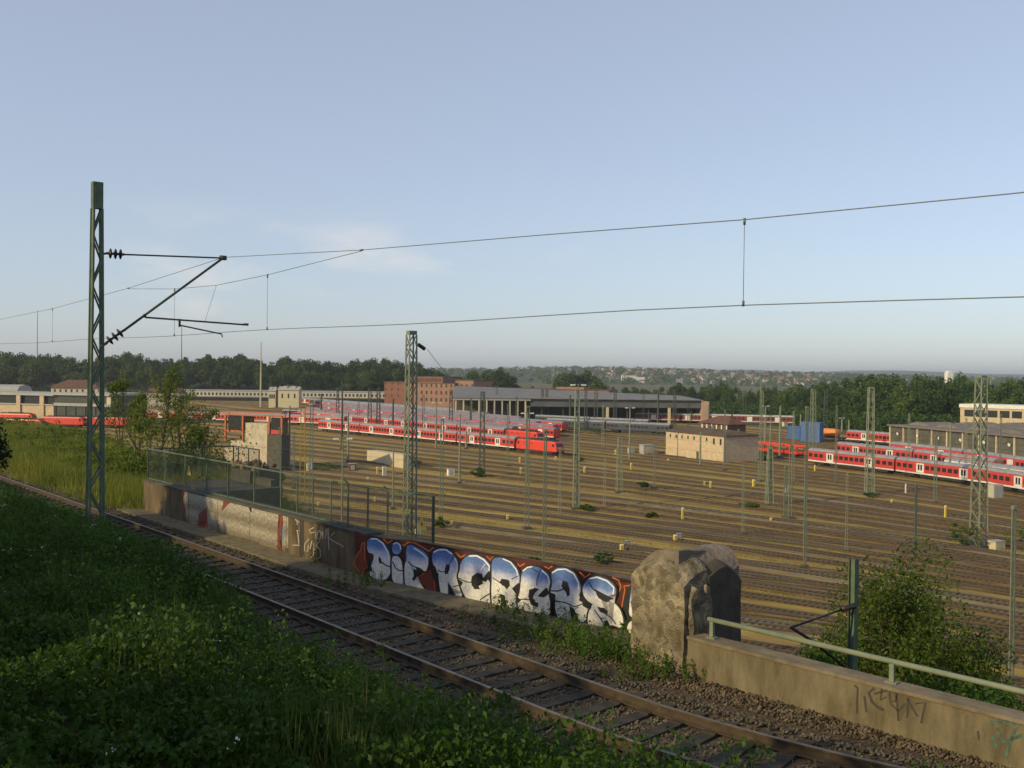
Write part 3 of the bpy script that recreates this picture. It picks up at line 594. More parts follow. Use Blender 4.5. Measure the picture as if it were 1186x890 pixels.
m_pier_shade = mat('shaded_pier_stone', (.05, .043, .033), (.09, .075, .056), .95, 2.0, bump=.5, bscale=10)  # pier stone darkened to paint in the shade of its sun-averted face
pier = empty('stone_pier', (2.26, 18.3, 0), math.atan2(17.3-18.3, 3.05-2.26), 'tall broken stone pier between the graffiti wall and the low parapet', 'pier')
rough_solid('masonry_core', m_pier, pier, (0, 1.27, 0, .6, -.3, 2.1), lambda u, v: 1.5+.55*max(0., math.sin(math.pi*min(1, .14+u*.75)))**.6-.25*(1-v)**2, .035, 24, 1, 2.4)
rough_solid('masonry_core', m_pierg, pier, (.06, .95, .2, 1.3, -.3, 2.1), lambda u, v: 2.12-.12*v-.35*(1-u)**3, .04, 12, 2, 1.8)
rough_solid('capstone', m_pierg, pier, (.72, 1.27, .5, 1.5, 1.1, 2.2), lambda u, v: 2.1-.6*max(0, u-.35)*(1-v)-.3*u**4, .03, 14, 5, 1.8)
rough_solid('side_block', m_pier_shade, pier, (.8, 1.31, .62, 1.52, -2.5, 2.1), lambda u, v: 2.0-.35*max(0, .5-v)-.35*v**3-.15*u**3, .025, 14, 3, 1.4)
rough_solid('broken_masonry', m_pier, pier, (.9, 1.38, .1, .6, -.3, 1.5), lambda u, v: 1.45+.12*math.sin(9*v), .07, 12, 6, 3)
# parapet
A0 = Vector((3.12, 17.28, 0)); A1 = Vector((6.9, 13.2, 0)); A2 = Vector((11.8, 7.6, 0))
par = empty('parapet_wall', (0, 0, 0), 0, 'low plain concrete parapet with black scrawl at the lower right', 'wall')
wallseg(A0, A1, .35, -.2, .66, 'wall_body', m_conc, par); wallseg(A1, A2, .35, -.2, .66, 'wall_body', m_conc, par)
b = MB(); poly_ext(b, [A0-Nv*.03, A1-Nv*.03, A1+Nv*.36, A0+Nv*.36], .662, .715); poly_ext(b, [A1-Nv*.03, A2-Nv*.03, A2+Nv*.36, A1+Nv*.36], .662, .715); b.build('coping', m_conccap, par)
hr = empty('pipe_handrail', (0, 0, 0), 0, 'green grey pipe handrail on short posts above the right parapet', 'handrail')
H0 = A0+(A1-A0)*.05+Nv*.2; H1 = A1+Nv*.2; H2 = A2+Nv*.2
b = MB(); b.tube([H0+Vector((0, 0, 1.03)), H1+Vector((0, 0, 1.03)), H2+Vector((0, 0, 1.03))], .042, 10); b.build('rail', m_gmast2, hr, True)
for s, A, B in ((.015, H0, H1), (.63, H0, H1), (.25, H1, H2), (.7, H1, H2)):
    P = A.lerp(B, s); b = MB(); b.box(-.035, .035, -.03, .03, .715, 1.0); b.box(-.09, .09, -.07, .07, .715, .735); o = b.build('post', m_gmast2, hr); o.location = (P.x, P.y, 0); o.rotation_euler = (0, 0, -.8)
ZE = (886, 700, 300/1186); SP = (A0, A1)
sg = paint('scrawl', stroke([(500, 385), (475, 405), (490, 445), (515, 470), (545, 485)], 13), m_pdk, par, .004, seg=SP, org=ZE, sm_=0)
for s_ in [[(500, 410), (560, 395)], [(535, 385), (530, 440), (555, 425)], [(570, 400), (575, 450), (600, 440), (605, 410)], [(600, 400), (612, 535)], [(575, 455), (612, 490), (640, 455)], [(655, 430), (652, 520)], [(655, 432), (672, 470), (700, 515)], [(690, 455), (735, 450), (715, 545)], [(410, 370), (425, 385), (420, 500)], [(455, 420), (465, 495)], [(975, 580), (980, 620)]]:
    paint('scrawl_stroke', stroke(s_, 9), m_pdk, sg, .0045, seg=SP, org=ZE, sm_=0)
for s_ in [[(1030, 540), (1180, 545)], [(1060, 570), (1090, 630), (1180, 600)], [(1100, 700), (1150, 560)], [(1040, 600), (1060, 660)]]:
    paint('teal_stroke', stroke(s_, 16), m_pteal, sg, .0045, seg=SP, org=ZE, sm_=0)
# ------------------------------------------------------------------ lattice masts
def lattice(b, h, wb, wt, db, dt, npan, chord=.07, brace=.035, z0=0, faces='xy', mi_c=0, mi_b=0):
    def cn(sx, sy, z):
        k = z/h; return Vector((sx*(wb+(wt-wb)*k)/2, sy*(db+(dt-db)*k)/2, z0+z))
    for sx in (-1, 1):
        for sy in (-1, 1): b.bar(cn(sx, sy, 0), cn(sx, sy, h), chord, mi=mi_c)
    zs = [h*i/npan for i in range(npan+1)]
    for i in range(npan):
        f = 1 if i % 2 else -1
        if 'x' in faces:
            for sy in (-1, 1): b.bar(cn(f, sy, zs[i]), cn(-f, sy, zs[i+1]), brace, mi=mi_b)
        if 'y' in faces:
            for sx in (-1, 1): b.bar(cn(sx, f, zs[i]), cn(sx, -f, zs[i+1]), brace, mi=mi_b)
mp_ = pt_(7.55, 24.25, 0)+Vector((.13, 0, 0))
mast = empty('catenary_mast', (mp_.x, mp_.y, 0), math.atan2(Nv.y, Nv.x), 'tall narrow green lattice mast carrying the near overhead wire bracket', 'mast')
b = MB(); lattice(b, 9.0, .36, .20, .22, .15, 15, .052, .034, z0=0, faces='x'); b.build('lattice_shaft', [m_gmast], mast)
b = MB(); b.box(-.115, .115, -.09, .09, 9.0, 9.62); b.build('head_plate', m_gmast, mast)
b = MB(); b.box(-.35, .35, -.35, .35, -.5, .18); b.build('footing', m_conc, mast)
can = MB()
TipL = Vector((3.12, 0, 8.1))
can.tube([(.62, 0, 7.98), TipL], .020, 8); can.tube([(.62, 0, 6.15), TipL], .030, 8)
can.tube([(1.15, 0, 6.5), (3.78, 0, 6.42)], .022, 8); can.tube([(1.15, 0, 6.5), (1.12, 0, 6.58)], .03, 6)
can.tube([(2.0, 0, 6.47), (2.02, 0, 6.34), (3.1, 0, 6.16), (3.12, 0, 6.08)], .018, 8)
can.box(3.04, 3.20, -.05, .05, 8.05, 8.16); can.tube([(2.0, 0, 6.5), (2.0, 0, 6.3)], .03, 6); can.box(3.70, 3.82, -.03, .03, 6.4, 6.46)
can.tube([(.1, 0, 7.94), (.25, 0, 7.98)], .03, 6); can.tube([(.1, 0, 5.76), (.25, 0, 5.86)], .035, 6)
arm = can.build('cantilever_arm', m_dkmast, mast, True)
for A, B in ((Vector((.22, 0, 7.975)), Vector((.64, 0, 7.98))), (Vector((.22, 0, 5.85)), Vector((.64, 0, 6.17)))):
    ib = MB(); ib.tube([A, B], .03, 8); d = (B-A)
    for k in range(3):
        c = A+d*(.22+.28*k); ib.tube([c-d.normalized()*.03, c, c+d.normalized()*.03], .1, 12, radii=[.05, .125, .05])
    ib.build('insulator', m_ins, arm, True)
# overhead wires
cat = empty('overhead_line', (0, 0, 0), 0, 'overhead contact and carrier wires above the near track', 'overhead wires')
def wire(name, pts, r=.0075, parent=cat, n=5, mtl=m_wire):
    b = MB(); b.tube(pts, r, n); return b.build(name, mtl, parent, True)
TS = 24.25
sup = mp_+Nv*3.28
contact = [(t, 6.2) for t in np.arange(-4, 70, 2)]
def cl(t, z, off=0): return pt_(pc(t)*.5+10.83*.5+off, t, z) if t < 11 else pt_(10.83+off, t, z)
CW = lambda t: cl(t, 6.2-.02*math.sin(t*.5))
wire('contact_wire', [CW(t) for t in np.arange(-6, 90, 2.)], .0075)
KT = [-40, -6, 4.9, 8.15, 17.6, TS, 31.2, 39.2, 60, 85]; KZ = [8.1, 7.6, 7.34, 7.36, 7.75, 8.13, 7.73, 7.42, 7.0, 8.0]
MW = lambda t: cl(t, interp(t, KT, KZ))
wire('carrier_wire', [MW(t) for t in (-6, 1, 4.9, 8.15, 12, 17.6, TS, 31.2, 39.2, 50, 60, 85)], .0075)
ST = [(17.6, 7.73), (21.8, 7.52), (24.7, 7.44), (27.5, 7.5), (31.2, 7.71)]
wire('stitch_wire', [cl(t, z) for t, z in ST], .007)
for t, z in ((8.15, 7.36), (21.8, 7.52), (27.5, 7.5), (39.2, 7.42), (1.5, 7.45), (50, 7.2)):
    wire('dropper', [cl(t, z), CW(t)], .0045)
    d = wire('clamp', [cl(t, z+.02), cl(t, z-.07)], .018); wire('clamp', [CW(t)+Vector((0, 0, .06)), CW(t)-Vector((0, 0, .015))], .018)
for t in (17.6, 31.2): wire('clamp', [cl(t-.05, interp(t, KT, KZ)), cl(t+.05, interp(t, KT, KZ))], .022)
wire('dropper', [cl(24.7, 7.44), mp_+Nv*2.65+Vector((0, 0, 6.45))], .0045)
# signal-like H beam behind parapet with bracket and black cable
hb = at(988, 770, -3.0); hb = atY(989, 648, 21.5); base = -9
hpost = empty('steel_post', (hb.x, hb.y, base), .6, 'green steel H section post behind the parapet with a black bracket', 'post')
Hh = hb.z-base
b = MB(); b.box(-.07, .07, -.08, -.065, 0, Hh); b.box(-.07, .07, .065, .08, 0, Hh); b.box(-.01, .01, -.065, .065, 0, Hh); b.build('beam', m_gmast, hpost)
b = MB(); P1 = atY(975, 706, 21.3)-Vector((hb.x, hb.y, base)); P2 = atY(916, 727, 20.6)-Vector((hb.x, hb.y, base)); P3 = atY(990, 782, 21.3)-Vector((hb.x, hb.y, base))
rm = Matrix.Rotation(-.6, 3, 'Z'); P1, P2, P3 = rm@P1, rm@P2, rm@P3; P4 = rm@(atY(990, 702, 21.4)-Vector((hb.x, hb.y, base)))
b.tube([P4, P1], .065, 8); b.tube([P1, P1.lerp(P2, .5), P2], .025, 6); b.tube([P2, P2.lerp(P3, .3)+Vector((0, 0, .05)), P3], .035, 6); b.build('bracket_arm', m_ins, hpost, True)
# ------------------------------------------------------------------ vegetation
def veg_mass(name, mats, pts, hfun, per, leaf, label, cat_='plants', upb=.5, seedheads=0, aspect=.55, spread=.28, stems=False):
    """pts: list of plant bases (Vector); leaf rhombi spread along short stems"""
    Vs, Fs, mis, n0 = [], [], [], 0
    for i in range(0, len(pts)):
        P = pts[i]; h = hfun(P); n = per
        k = rng.random(n); r = spread*(.35+.65*np.sin(np.pi*np.clip(k*.9+.05, 0, 1)))
        a = rng.random(n)*6.283; rr = r*np.sqrt(rng.random(n))*h**.5; lx, ly = rng.normal(0, .12, 2)
        Q = np.stack([P.x+rr*np.cos(a)+lx*k*h, P.y+rr*np.sin(a)+ly*k*h, P.z+h*(k**.8)], 1)
        Vs.append(Q)
    Q = np.concatenate(Vs); V, F = leaf_quads(Q, leaf, upb, aspect)
    mi = (rng.random(len(F)) < .0) .astype(int)
    o = link(name, npmesh(name, V, F, mats)); return tag(o, label, cat_, kind='stuff')
def bankp(n, p0, p1, t0, t1, bias=1.5):
    out = []
    for _ in range(n):
        t = t0+(t1-t0)*random.random()**bias; p = p0+(p1-p0)*random.random(); out.append(pt_(p+(pc(t)-10.83), t, zt(p+(pc(t)-10.83), t)-.03))
    return out
pl = bankp(3000, 1.0, 7.8, -3, 36, 1.2)+bankp(300, 6.9, 8.2, 8, 36, 1.2)
def cap(P, h):
    p, t = to_pt(P); p -= pc(t)-10.83
    lim = 5.3-(.545 if t < 16 else .545-.085*min(1, (t-16)/3))*p-P.z-random.uniform(.0, .35)
    if t > 17.5: h = max(h, min(lim, 1.5)) if p > 5.8 else h
    if t < 5.5 and p > 6: lim = min(lim, .5-(5.5-t)*.05+max(0, 6.8-p)*.3)
    return max(.06, min(h, lim))
# lumpy bramble masses
def hveg(P):
    p, t = to_pt(P); n = .5+.5*math.sin(p*1.3+math.sin(t*.9)*1.5)*math.sin(t*.8+p*.4)
    n = n**2; return cap(P, .25+1.35*n*(.4+.6*random.random()))
veg_mass('bank_plants', [m_leaf_bank], pl, hveg, 150, .075, 'dense green brambles and nettles covering the bank in front', spread=.42)
tall = bankp(420, 4.5, 7.8, 2, 30, 1.1)
veg_mass('tall_weeds', [m_leaf_bank], tall, lambda P: cap(P, random.uniform(.8, 1.5))+.12, 110, .05, 'taller feathery weeds standing up from the bank edge', upb=.2, spread=.16)
bg_ = [P for P in bankp(1100, 3.5, 8.0, 1, 34, 1.1)]
V3 = []
for P in bg_:
    h0 = hveg(P)
    for _ in range(7): V3.append((P.x+random.gauss(0, .09), P.y+random.gauss(0, .09), P.z, h0+random.uniform(-.05, .22)))
A3 = np.array(V3); a_ = rng.random(len(A3))*6.283; d3 = np.stack([np.cos(a_), np.sin(a_), 0*a_], 1)*.011; l3 = rng.normal(0, .16, (len(A3), 3)); l3[:, 2] = 1
V = np.stack([A3[:, :3]-d3, A3[:, :3]+d3, A3[:, :3]+l3*A3[:, 3:4]], 1).reshape(-1, 3)
tag(link('bank_grass', npmesh('bank_grass', V, np.arange(len(V)).reshape(-1, 3), leafmat('bank_grass_blades', (.03, .07, .008), (.09, .13, .02), (.20, .19, .07), .9, .35, 6), 3)), 'thin grass stalks standing among the brambles on the bank', 'grass', kind='stuff')
# white blossoms
Q = []
for P in bankp(60, 2., 7.2, 2, 30, 1.0):
    h = hveg(P)+.05
    for _ in range(5): Q.append((P.x+random.gauss(0, .05), P.y+random.gauss(0, .05), P.z+h+random.gauss(0, .02)))
V, F = leaf_quads(np.array(Q), .026, .9, .9); tag(link('white_blossom', npmesh('white_blossom', V, F, m_flower)), 'tiny white blossoms scattered over the green bank', 'flowers', kind='stuff')
# weeds at the wall foot
wf = []
for px, py, n, s in ((415, 680, 26, .35), (600, 722, 26, .5), (640, 735, 50, .55), (690, 748, 60, .55), (730, 762, 60, .5), (335, 632, 14, .25), (245, 607, 12, .25), (700, 765, 30, .5), (760, 785, 40, .4), (290, 618, 12, .3), (585, 712, 14, .25), (668, 752, 40, .5), (350, 640, 14, .3), (375, 655, 12, .3)):
    P = at(px, py, 0)
    for _ in range(n): wf.append(Vector((P.x+random.gauss(0, s), P.y+random.gauss(0, s*.6), 0)))
wf = [P for P in wf if (P-W1).dot(Vector(((W2-W1).y, -(W2-W1).x, 0)).normalized()) > .05 or P.x < -3.6]
veg_mass('wall_foot_weeds', [m_leaf_bank], wf, lambda P: random.uniform(.12, .5), 34, .06, 'small green weeds growing along the foot of the graffiti wall', upb=.1, aspect=.35, spread=.1)
# meadow left beyond wall end
def blades(name, pts, hr, n, wd, mtl, label, cat_='grass', sp=.18):
    m_ = len(pts)*n; P = np.repeat(np.array([tuple(p) for p in pts]), n, 0); P[:, :2] += rng.normal(0, sp, (m_, 2))
    h = hr[0]+(hr[1]-hr[0])*rng.random(m_); a = rng.random(m_)*6.283; d = np.stack([np.cos(a), np.sin(a), 0*a], 1)
    l = rng.normal(0, .22, (m_, 3)); l[:, 2] = 1; top = P+l*h[:, None]
    V = np.stack([P-d*wd/2, P+d*wd/2, top], 1).reshape(-1, 3)
    o = link(name, npmesh(name, V, np.arange(3*m_).reshape(-1, 3), mtl, 3)); return tag(o, label, cat_, kind='stuff')
mdw = []
for _ in range(5200):
    t = random.uniform(36.8, 92); p = random.uniform(13.3, 13.9+6*sm(36.6, 40, t)+4*sm(50, 80, t)+3); mdw.append(pt_(p, t, zt(p, t)-.03))
blades('meadow_grass', mdw, (.3, .95), 26, .035, m_grass, 'tall yellowish green grass beyond the far end of the wall', sp=.3)
fl = [pt_(p, t, zt(p, t)-.02) for p, t in ((random.uniform(12.3, 13.6), random.uniform(36, 95)) for _ in range(500))]
blades('track_edge_grass', fl, (.1, .45), 20, .03, m_grass, 'low grass along the far end of the near track', sp=.2)
# slope scrub (behind wall)
sl = []
for _ in range(2300):
    t = random.uniform(8, 100); p = random.uniform(15.5, 44)
    z = zt(p, t)
    if z < -17.2: continue
    if t < 40 and random.random() < .35: continue
    sl.append(pt_(p, t, z))
veg_mass('slope_scrub', [m_leaf_bush], sl, lambda P: random.uniform(.3, 1.0), 70, .15, 'mixed scrub and brambles on the slope down to the yard', spread=.5)
# bushes and small trees as things
def bush(px, py_base, Y, wx, h, label, mtl, n=5000, leaf=.13, group=None, z=None, name='leafy_bush', dens=30, spread=.3, cat_='bush', branches=8):
    P = atY(px, py_base, Y); 
    if z is not None: P.z = z
    r = empty(name, P, random.random()*6, label, cat_, group)
    Q = crown_pts(n, wx/2, wx/2, h*.5, dens, h*.52, spread); Q[:, 2] = np.maximum(Q[:, 2], .05)
    V, F = leaf_quads(Q, leaf, .35, .5); link('foliage', npmesh('foliage', V, F, mtl), r)
    b = MB()
    for k in range(branches):
        a = random.random()*6.28; q = random.uniform(.4, .85); e = Vector((math.cos(a)*wx*.34*q, math.sin(a)*wx*.34*q, h*random.uniform(.5, .95)))
        b.tube([(0, 0, -.3), e*.45+Vector((0, 0, h*.08)), e], .04, 5, radii=[.012*h+.02, .008*h+.01, .008])
    b.build('branches', m_bark, r); return r
g0 = atY(1062, 770, 27)
bush(1050, 775, 27, 4.9, 6.1, 'big rounded green bush behind the right parapet', m_leaf_sap, 46000, .115, z=-6.2, dens=70, spread=.34)
bush(945, 800, 22.5, 2.6, 3.0, 'lower dark green bush left of the steel post behind the parapet', m_leaf_bank, 6000, .12, z=-4.2)
bush(1150, 800, 21, 4.0, 2.6, 'low green bush at the right edge behind the parapet', m_leaf_bank, 7000, .12, z=-3.7)
bush(-42, 560, 31, 2.6, 4.8, 'dark tall bush at the left edge of the view', m_leaf_dark, 12000, .13, z=-.2)
for px, pyt, Y, wx, h, i in ((60, 520, 58, 6, .8, 0), (120, 530, 50, 5, 1.1, 1), (165, 540, 46, 4, 1.3, 2), (215, 530, 50, 4, 1.5, 3), (255, 525, 56, 4, 2.3, 4), (30, 510, 66, 8, .9, 5), (95, 505, 66, 7, .7, 6)):
    P = atY(px, pyt, Y); p, t = to_pt(P)
    bush(px, pyt, Y, wx, h, ['low green bush behind the meadow beside the dark bush', 'round bush seen through the foot of the lattice mast', 'bush just left of the end of the fence', 'scrubby bush behind the far fence corner', 'bush beside the ruined cabin', 'wide bush in front of the red locomotives at the left', 'bush in front of the glazed shed opening'][i], m_leaf_bush, 5000, .15, z=zt(p, t)-.1)
bush(172, 545, 47, 5.0, 3.6, 'leafy yellow green bush at the foot of the tallest sapling', m_leaf_sap, 1500, .13, z=-.3, dens=40, spread=.7)
bush(226, 535, 52, 5.0, 3.2, 'loose yellow green bush between the saplings and the ruined cabin', m_leaf_sap, 1500, .13, z=-.6, dens=40, spread=.7)
def sapling(px, Y, h, wx, label, n=900, leafm=m_leaf_sap, bare=.3):
    P = atY(px, 500, Y); p, t = to_pt(P); z = zt(p, t)
    r = empty('thin_sapling', (P.x, P.y, z), random.random()*6, label, 'tree', 'thin saplings beyond the fence corner')
    b = MB(); Q = []
    for k in range(3):
        a = random.random()*6.28; tip = Vector((math.cos(a)*wx*.2, math.sin(a)*wx*.2, h*random.uniform(.8, 1)))
        b.tube([(0, 0, -.2), tip*.5+Vector((random.uniform(-.2, .2), 0, 0)), tip], .05, 6, radii=[.045, .03, .01])
        for j in range(14):
            s = random.uniform(.3, .97); a2 = random.random()*6.28; q = tip*s; l = wx*.42*(1.15-s)
            e = q+Vector((math.cos(a2)*l, math.sin(a2)*l, l*.7)); b.tube([q, q.lerp(e, .5)+Vector((0, 0, .08)), e], .015, 4, radii=[.012, .008, .004])
            for _ in range(n//42):
                u = random.uniform(.3, 1.05); c = q.lerp(e, u); Q.append((c.x+random.gauss(0, .12), c.y+random.gauss(0, .12), c.z+random.gauss(0, .12)))
    b.build('branches', m_bark, r); V, F = leaf_quads(np.array(Q), .11, .3, .55); link('foliage', npmesh('foliage', V, F, leafm), r)
sapling(182, 48, 6.6, 3.8, 'tallest thin sapling with a bare grey crown beyond the fence corner', 1100)
sapling(209, 50, 5.7, 5.6, 'slim sapling with yellow green leaves right of the tallest one', 2700)
sapling(158, 52, 4.6, 3.0, 'short leafy sapling beside the lattice mast', 3300)
sapling(232, 54, 4.8, 3.0, 'sparse sapling behind the yellow warning triangle', 3000)
sapling(252, 60, 4.6, 2.6, 'thin sapling nearest the ruined cabin', 2400)
sapling(140, 60, 5.2, 3.2, 'faint sapling just right of the lattice mast', 2000)
# ------------------------------------------------------------------ the yard: a fan of curved tracks
MM = np.array([98, 119, 166, 185, 234, 290.]); LM = np.array([132, 164, 220, 268.6, 404, 519]); RM_ = np.array([77.9, 92.9, 121, 131, 152, 183])
cL = np.polyfit(MM, LM, 2); cR = np.polyfit(MM, RM_, 2)
def yard_curve(m):
    if m <= 300: l = np.polyval(cL, m); r = np.polyval(cR, m)
    else: l = np.polyval(cL, 300)+(m-300)*2.0; r = np.polyval(cR, 300)+(m-300)*.45
    l = max(l, m*1.32)
    Lp = np.array([-.2545*l, l]); Mp = np.array([.1285*m, m]); Rp = np.array([.5165*r, r])
    out = []
    for s in np.arange(-1.9, .9, .02):
        out.append(Mp+s*(Rp-Lp)/2+s*s/2*(Lp-2*Mp+Rp))
    d = out[-1]-out[-4]; d /= np.linalg.norm(d)
    for k in range(1, 24): out.append(out[-1]+d*5)
    return np.array(out)          # runs from far left to near right
class Track:
    def __init__(s, m):
        s.m = m; P = yard_curve(m); seg = np.linalg.norm(np.diff(P, axis=0), axis=1); s.L = np.concatenate([[0], np.cumsum(seg)]); s.P = P
    def pos(s, l):
        return Vector((float(np.interp(l, s.L, s.P[:, 0])), float(np.interp(l, s.L, s.P[:, 1])), ZY+.32))
    def near(s, x, y):
        d = np.hypot(s.P[:, 0]-x, s.P[:, 1]-y); i = int(d.argmin()); return s.L[i], d[i]
    def at_px(s, px):
        x = (px-593)/FPX; g = s.P[:, 0]/s.P[:, 1]; i = int(np.abs(g-x).argmin()); return s.L[i]
ms = []; mval = 64.
while mval < 470:
    ms.append(mval); mval += 5.6*(1+max(0, mval-90)/230)*(1.55 if len(ms) % 6 == 5 else 1)
tracks = [Track(mv) for mv in ms]
ORD = ['zeroth', 'first', 'second', 'third', 'fourth', 'fifth', 'sixth', 'seventh', 'eighth', 'ninth', 'tenth', 'eleventh', 'twelfth', 'thirteenth', 'fourteenth', 'fifteenth', 'sixteenth', 'seventeenth', 'eighteenth', 'nineteenth']
def ordn(n):
    if n < 20: return ORD[n]
    t = {2: 'twent', 3: 'thirt', 4: 'fort', 5: 'fift'}[n//10]; return t+'ieth' if n % 10 == 0 else t+'y '+ORD[n % 10]
# yard surface: uv = (across, along) in metres
def yardmat(name, soil, soil2, grass, grass2, gamount=.5, su=.16, sv=.012):
    M = bpy.data.materials.new(name); M.use_nodes = True; nt = M.node_tree; N = nt.nodes; L = nt.links
    b = N['Principled BSDF']; b.inputs['Roughness'].default_value = .95; b.inputs['Specular IOR Level'].default_value = .1
    tc = N.new('ShaderNodeTexCoord')
    def noise(sc_, det, vec=None, rough=.6):
        mp = N.new('ShaderNodeMapping'); mp.inputs['Scale'].default_value = sc_; L.new(tc.outputs['UV'], mp.inputs[0])
        n = N.new('ShaderNodeTexNoise'); n.inputs['Scale'].default_value = 1; n.inputs['Detail'].default_value = det; n.inputs['Roughness'].default_value = rough; L.new(mp.outputs[0], n.inputs['Vector']); return n.outputs['Fac']
    def ramp(s, c1, c2, a, c):
        r = N.new('ShaderNodeValToRGB'); r.color_ramp.elements[0].position = a; r.color_ramp.elements[1].position = c
        r.color_ramp.elements[0].color = (*c1, 1); r.color_ramp.elements[1].color = (*c2, 1); L.new(s, r.inputs[0]); return r.outputs[0]
    def mix(f, a, c):
        m = N.new('ShaderNodeMixRGB'); L.new(f, m.inputs[0]); L.new(a, m.inputs[1]); L.new(c, m.inputs[2]); return m.outputs[0]
    S = ramp(noise((1.2, .35, 1), 7), soil, soil2, .35, .68)
    G = ramp(noise((.5, .10, 1), 5), grass, grass2, .38, .62)
    F = ramp(noise((su, sv, 1), 9, rough=.72), (0, 0, 0), (1, 1, 1), .52-gamount*.1, .60-gamount*.1)
    c = mix(F, S, G); F2 = ramp(noise((.9, .02, 1), 3), (0, 0, 0), (.55, .55, .55), .5, .62)
    pal = N.new('ShaderNodeRGB'); pal.outputs[0].default_value = (.17, .135, .10, 1); c = mix(F2, c, pal.outputs[0])
    L.new(c, b.inputs['Base Color'])
    return M
m_yard = yardmat('yard_ground', (.165, .10, .036), (.30, .20, .075), (.24, .172, .038), (.38, .275, .075), .7)
m_bed = yardmat('track_ballast', (.088, .049, .018), (.17, .108, .042), (.18, .135, .04), (.27, .205, .06), .1, .5, .02)
m_bed2 = yardmat('track_ballast_pale', (.13, .10, .055), (.23, .185, .11), (.14, .11, .04), (.19, .155, .06), -.1, .5, .03)
V, F, UV = [], [], []
exts = [Track(max(42, ms[0]-22)), Track(ms[0]-10)]+tracks[::2]+[Track(ms[-1]+25)]
nn = len(exts[0].P)
for k, T in enumerate(exts):
    for i, q in enumerate(T.P): V.append((q[0], q[1], ZY)); UV.append((T.m*.8, T.L[i]))
for k in range(len(exts)-1):
    for i in range(nn-1): F.append((k*nn+i, k*nn+i+1, (k+1)*nn+i+1, (k+1)*nn+i))
me = bpy.data.meshes.new('yard_ground'); me.from_pydata(V, [], F); ul = me.uv_layers.new(name='UVMap')
for lp in me.loops: ul.data[lp.index].uv = UV[lp.vertex_index]
me.materials.append(m_yard); tag(link('yard_ground', me), 'brown and straw coloured ground between the yard tracks', 'ground', kind='structure')
b = MB()
G = 60
xs = [-9000, -4000, -2000, -1000, -500, -200, 0, 200, 500, 1000, 2000, 4000, 9000]; ys = [-400, 0, 100, 300, 600, 1000, 1600, 2400, 4000, 7000, 12000]
for y in ys:
    for x in xs: b.v.append((x, y, ZY-.05))
for j in range(len(ys)-1):
    for i in range(len(xs)-1): b.f.append((j*13+i, j*13+i+1, (j+1)*13+i+1, (j+1)*13+i)); b.m.append(0)
tag(b.build('plain_ground', mat('plain_grass', (.06, .06, .02), (.13, .11, .04), .95, .02, detail=8)), 'flat ground stretching from the yard to the hills', 'ground', kind='structure')
GRP = 'rusty sidings of the railway yard'
for k, T in enumerate(tracks):
    tr = empty('siding_track', (0, 0, 0), 0, '%s rusty yard siding counted outwards from the graffiti wall' % ordn(k+1), 'railway track', GRP)
    l0 = 0; l1 = T.L[-1]
    step = 6 if T.m < 200 else 12
    ls = np.arange(l0, l1, step)
    pth = [T.pos(l)-Vector((0, 0, .16)) for l in ls]
    for s in (-1, 1):
        b = MB(); hw = .045 if T.m < 200 else .06
        sweep(b, [p+Vector((0, 0, 0)) for p in pth], [(s*.753-hw, 0), (s*.753+hw, 0), (s*.753+hw*.8, .15), (s*.753-hw*.8, .15)], mis=[0, 0, 1, 0]); b.build('rail', [m_rail, m_railtop], tr)
    b = MB(); sweep(b, [p-Vector((0, 0, .2)) for p in pth], [(-2.0, .045), (-1.4, .2), (1.4, .2), (2.0, .045)])
    me = b.mesh('ballast_bed', m_bed2 if k in (2, 5, 10, 16, 21) else m_bed); ul = me.uv_layers.new(name='UVMap')
    for lp in me.loops:
        vi = lp.vertex_index; ul.data[lp.index].uv = (T.m*3.7+[-2, -1.4, 1.4, 2][vi % 4], ls[min(vi//4, len(ls)-1)])
    link('ballast_bed', me, tr)
    if T.m < 215:
        b = MB(); a, c_ = T.at_px(180), T.at_px(1260)
        l = a
        while l < c_:
            p = T.pos(l); q = T.pos(l+.4); d = (q-p).normalized(); n_ = Vector((d.y, -d.x, 0)); w_ = .13; j = random.uniform(-.04, .04)
            c0 = p-Vector((0, 0, .16)); 
            b.add([c0+n_*(-1.3+j)-d*w_+Vector((0, 0, .03)), c0+n_*(1.3+j)-d*w_+Vector((0, 0, .03)), c0+n_*(1.3+j)+d*w_+Vector((0, 0, .03)), c0+n_*(-1.3+j)+d*w_+Vector((0, 0, .03))], [(0, 1, 2, 3)])
            l += .65 if T.m < 150 else 1.3
        tag(b.build('sleepers', m_sleeper, tr), None, None, kind='stuff')
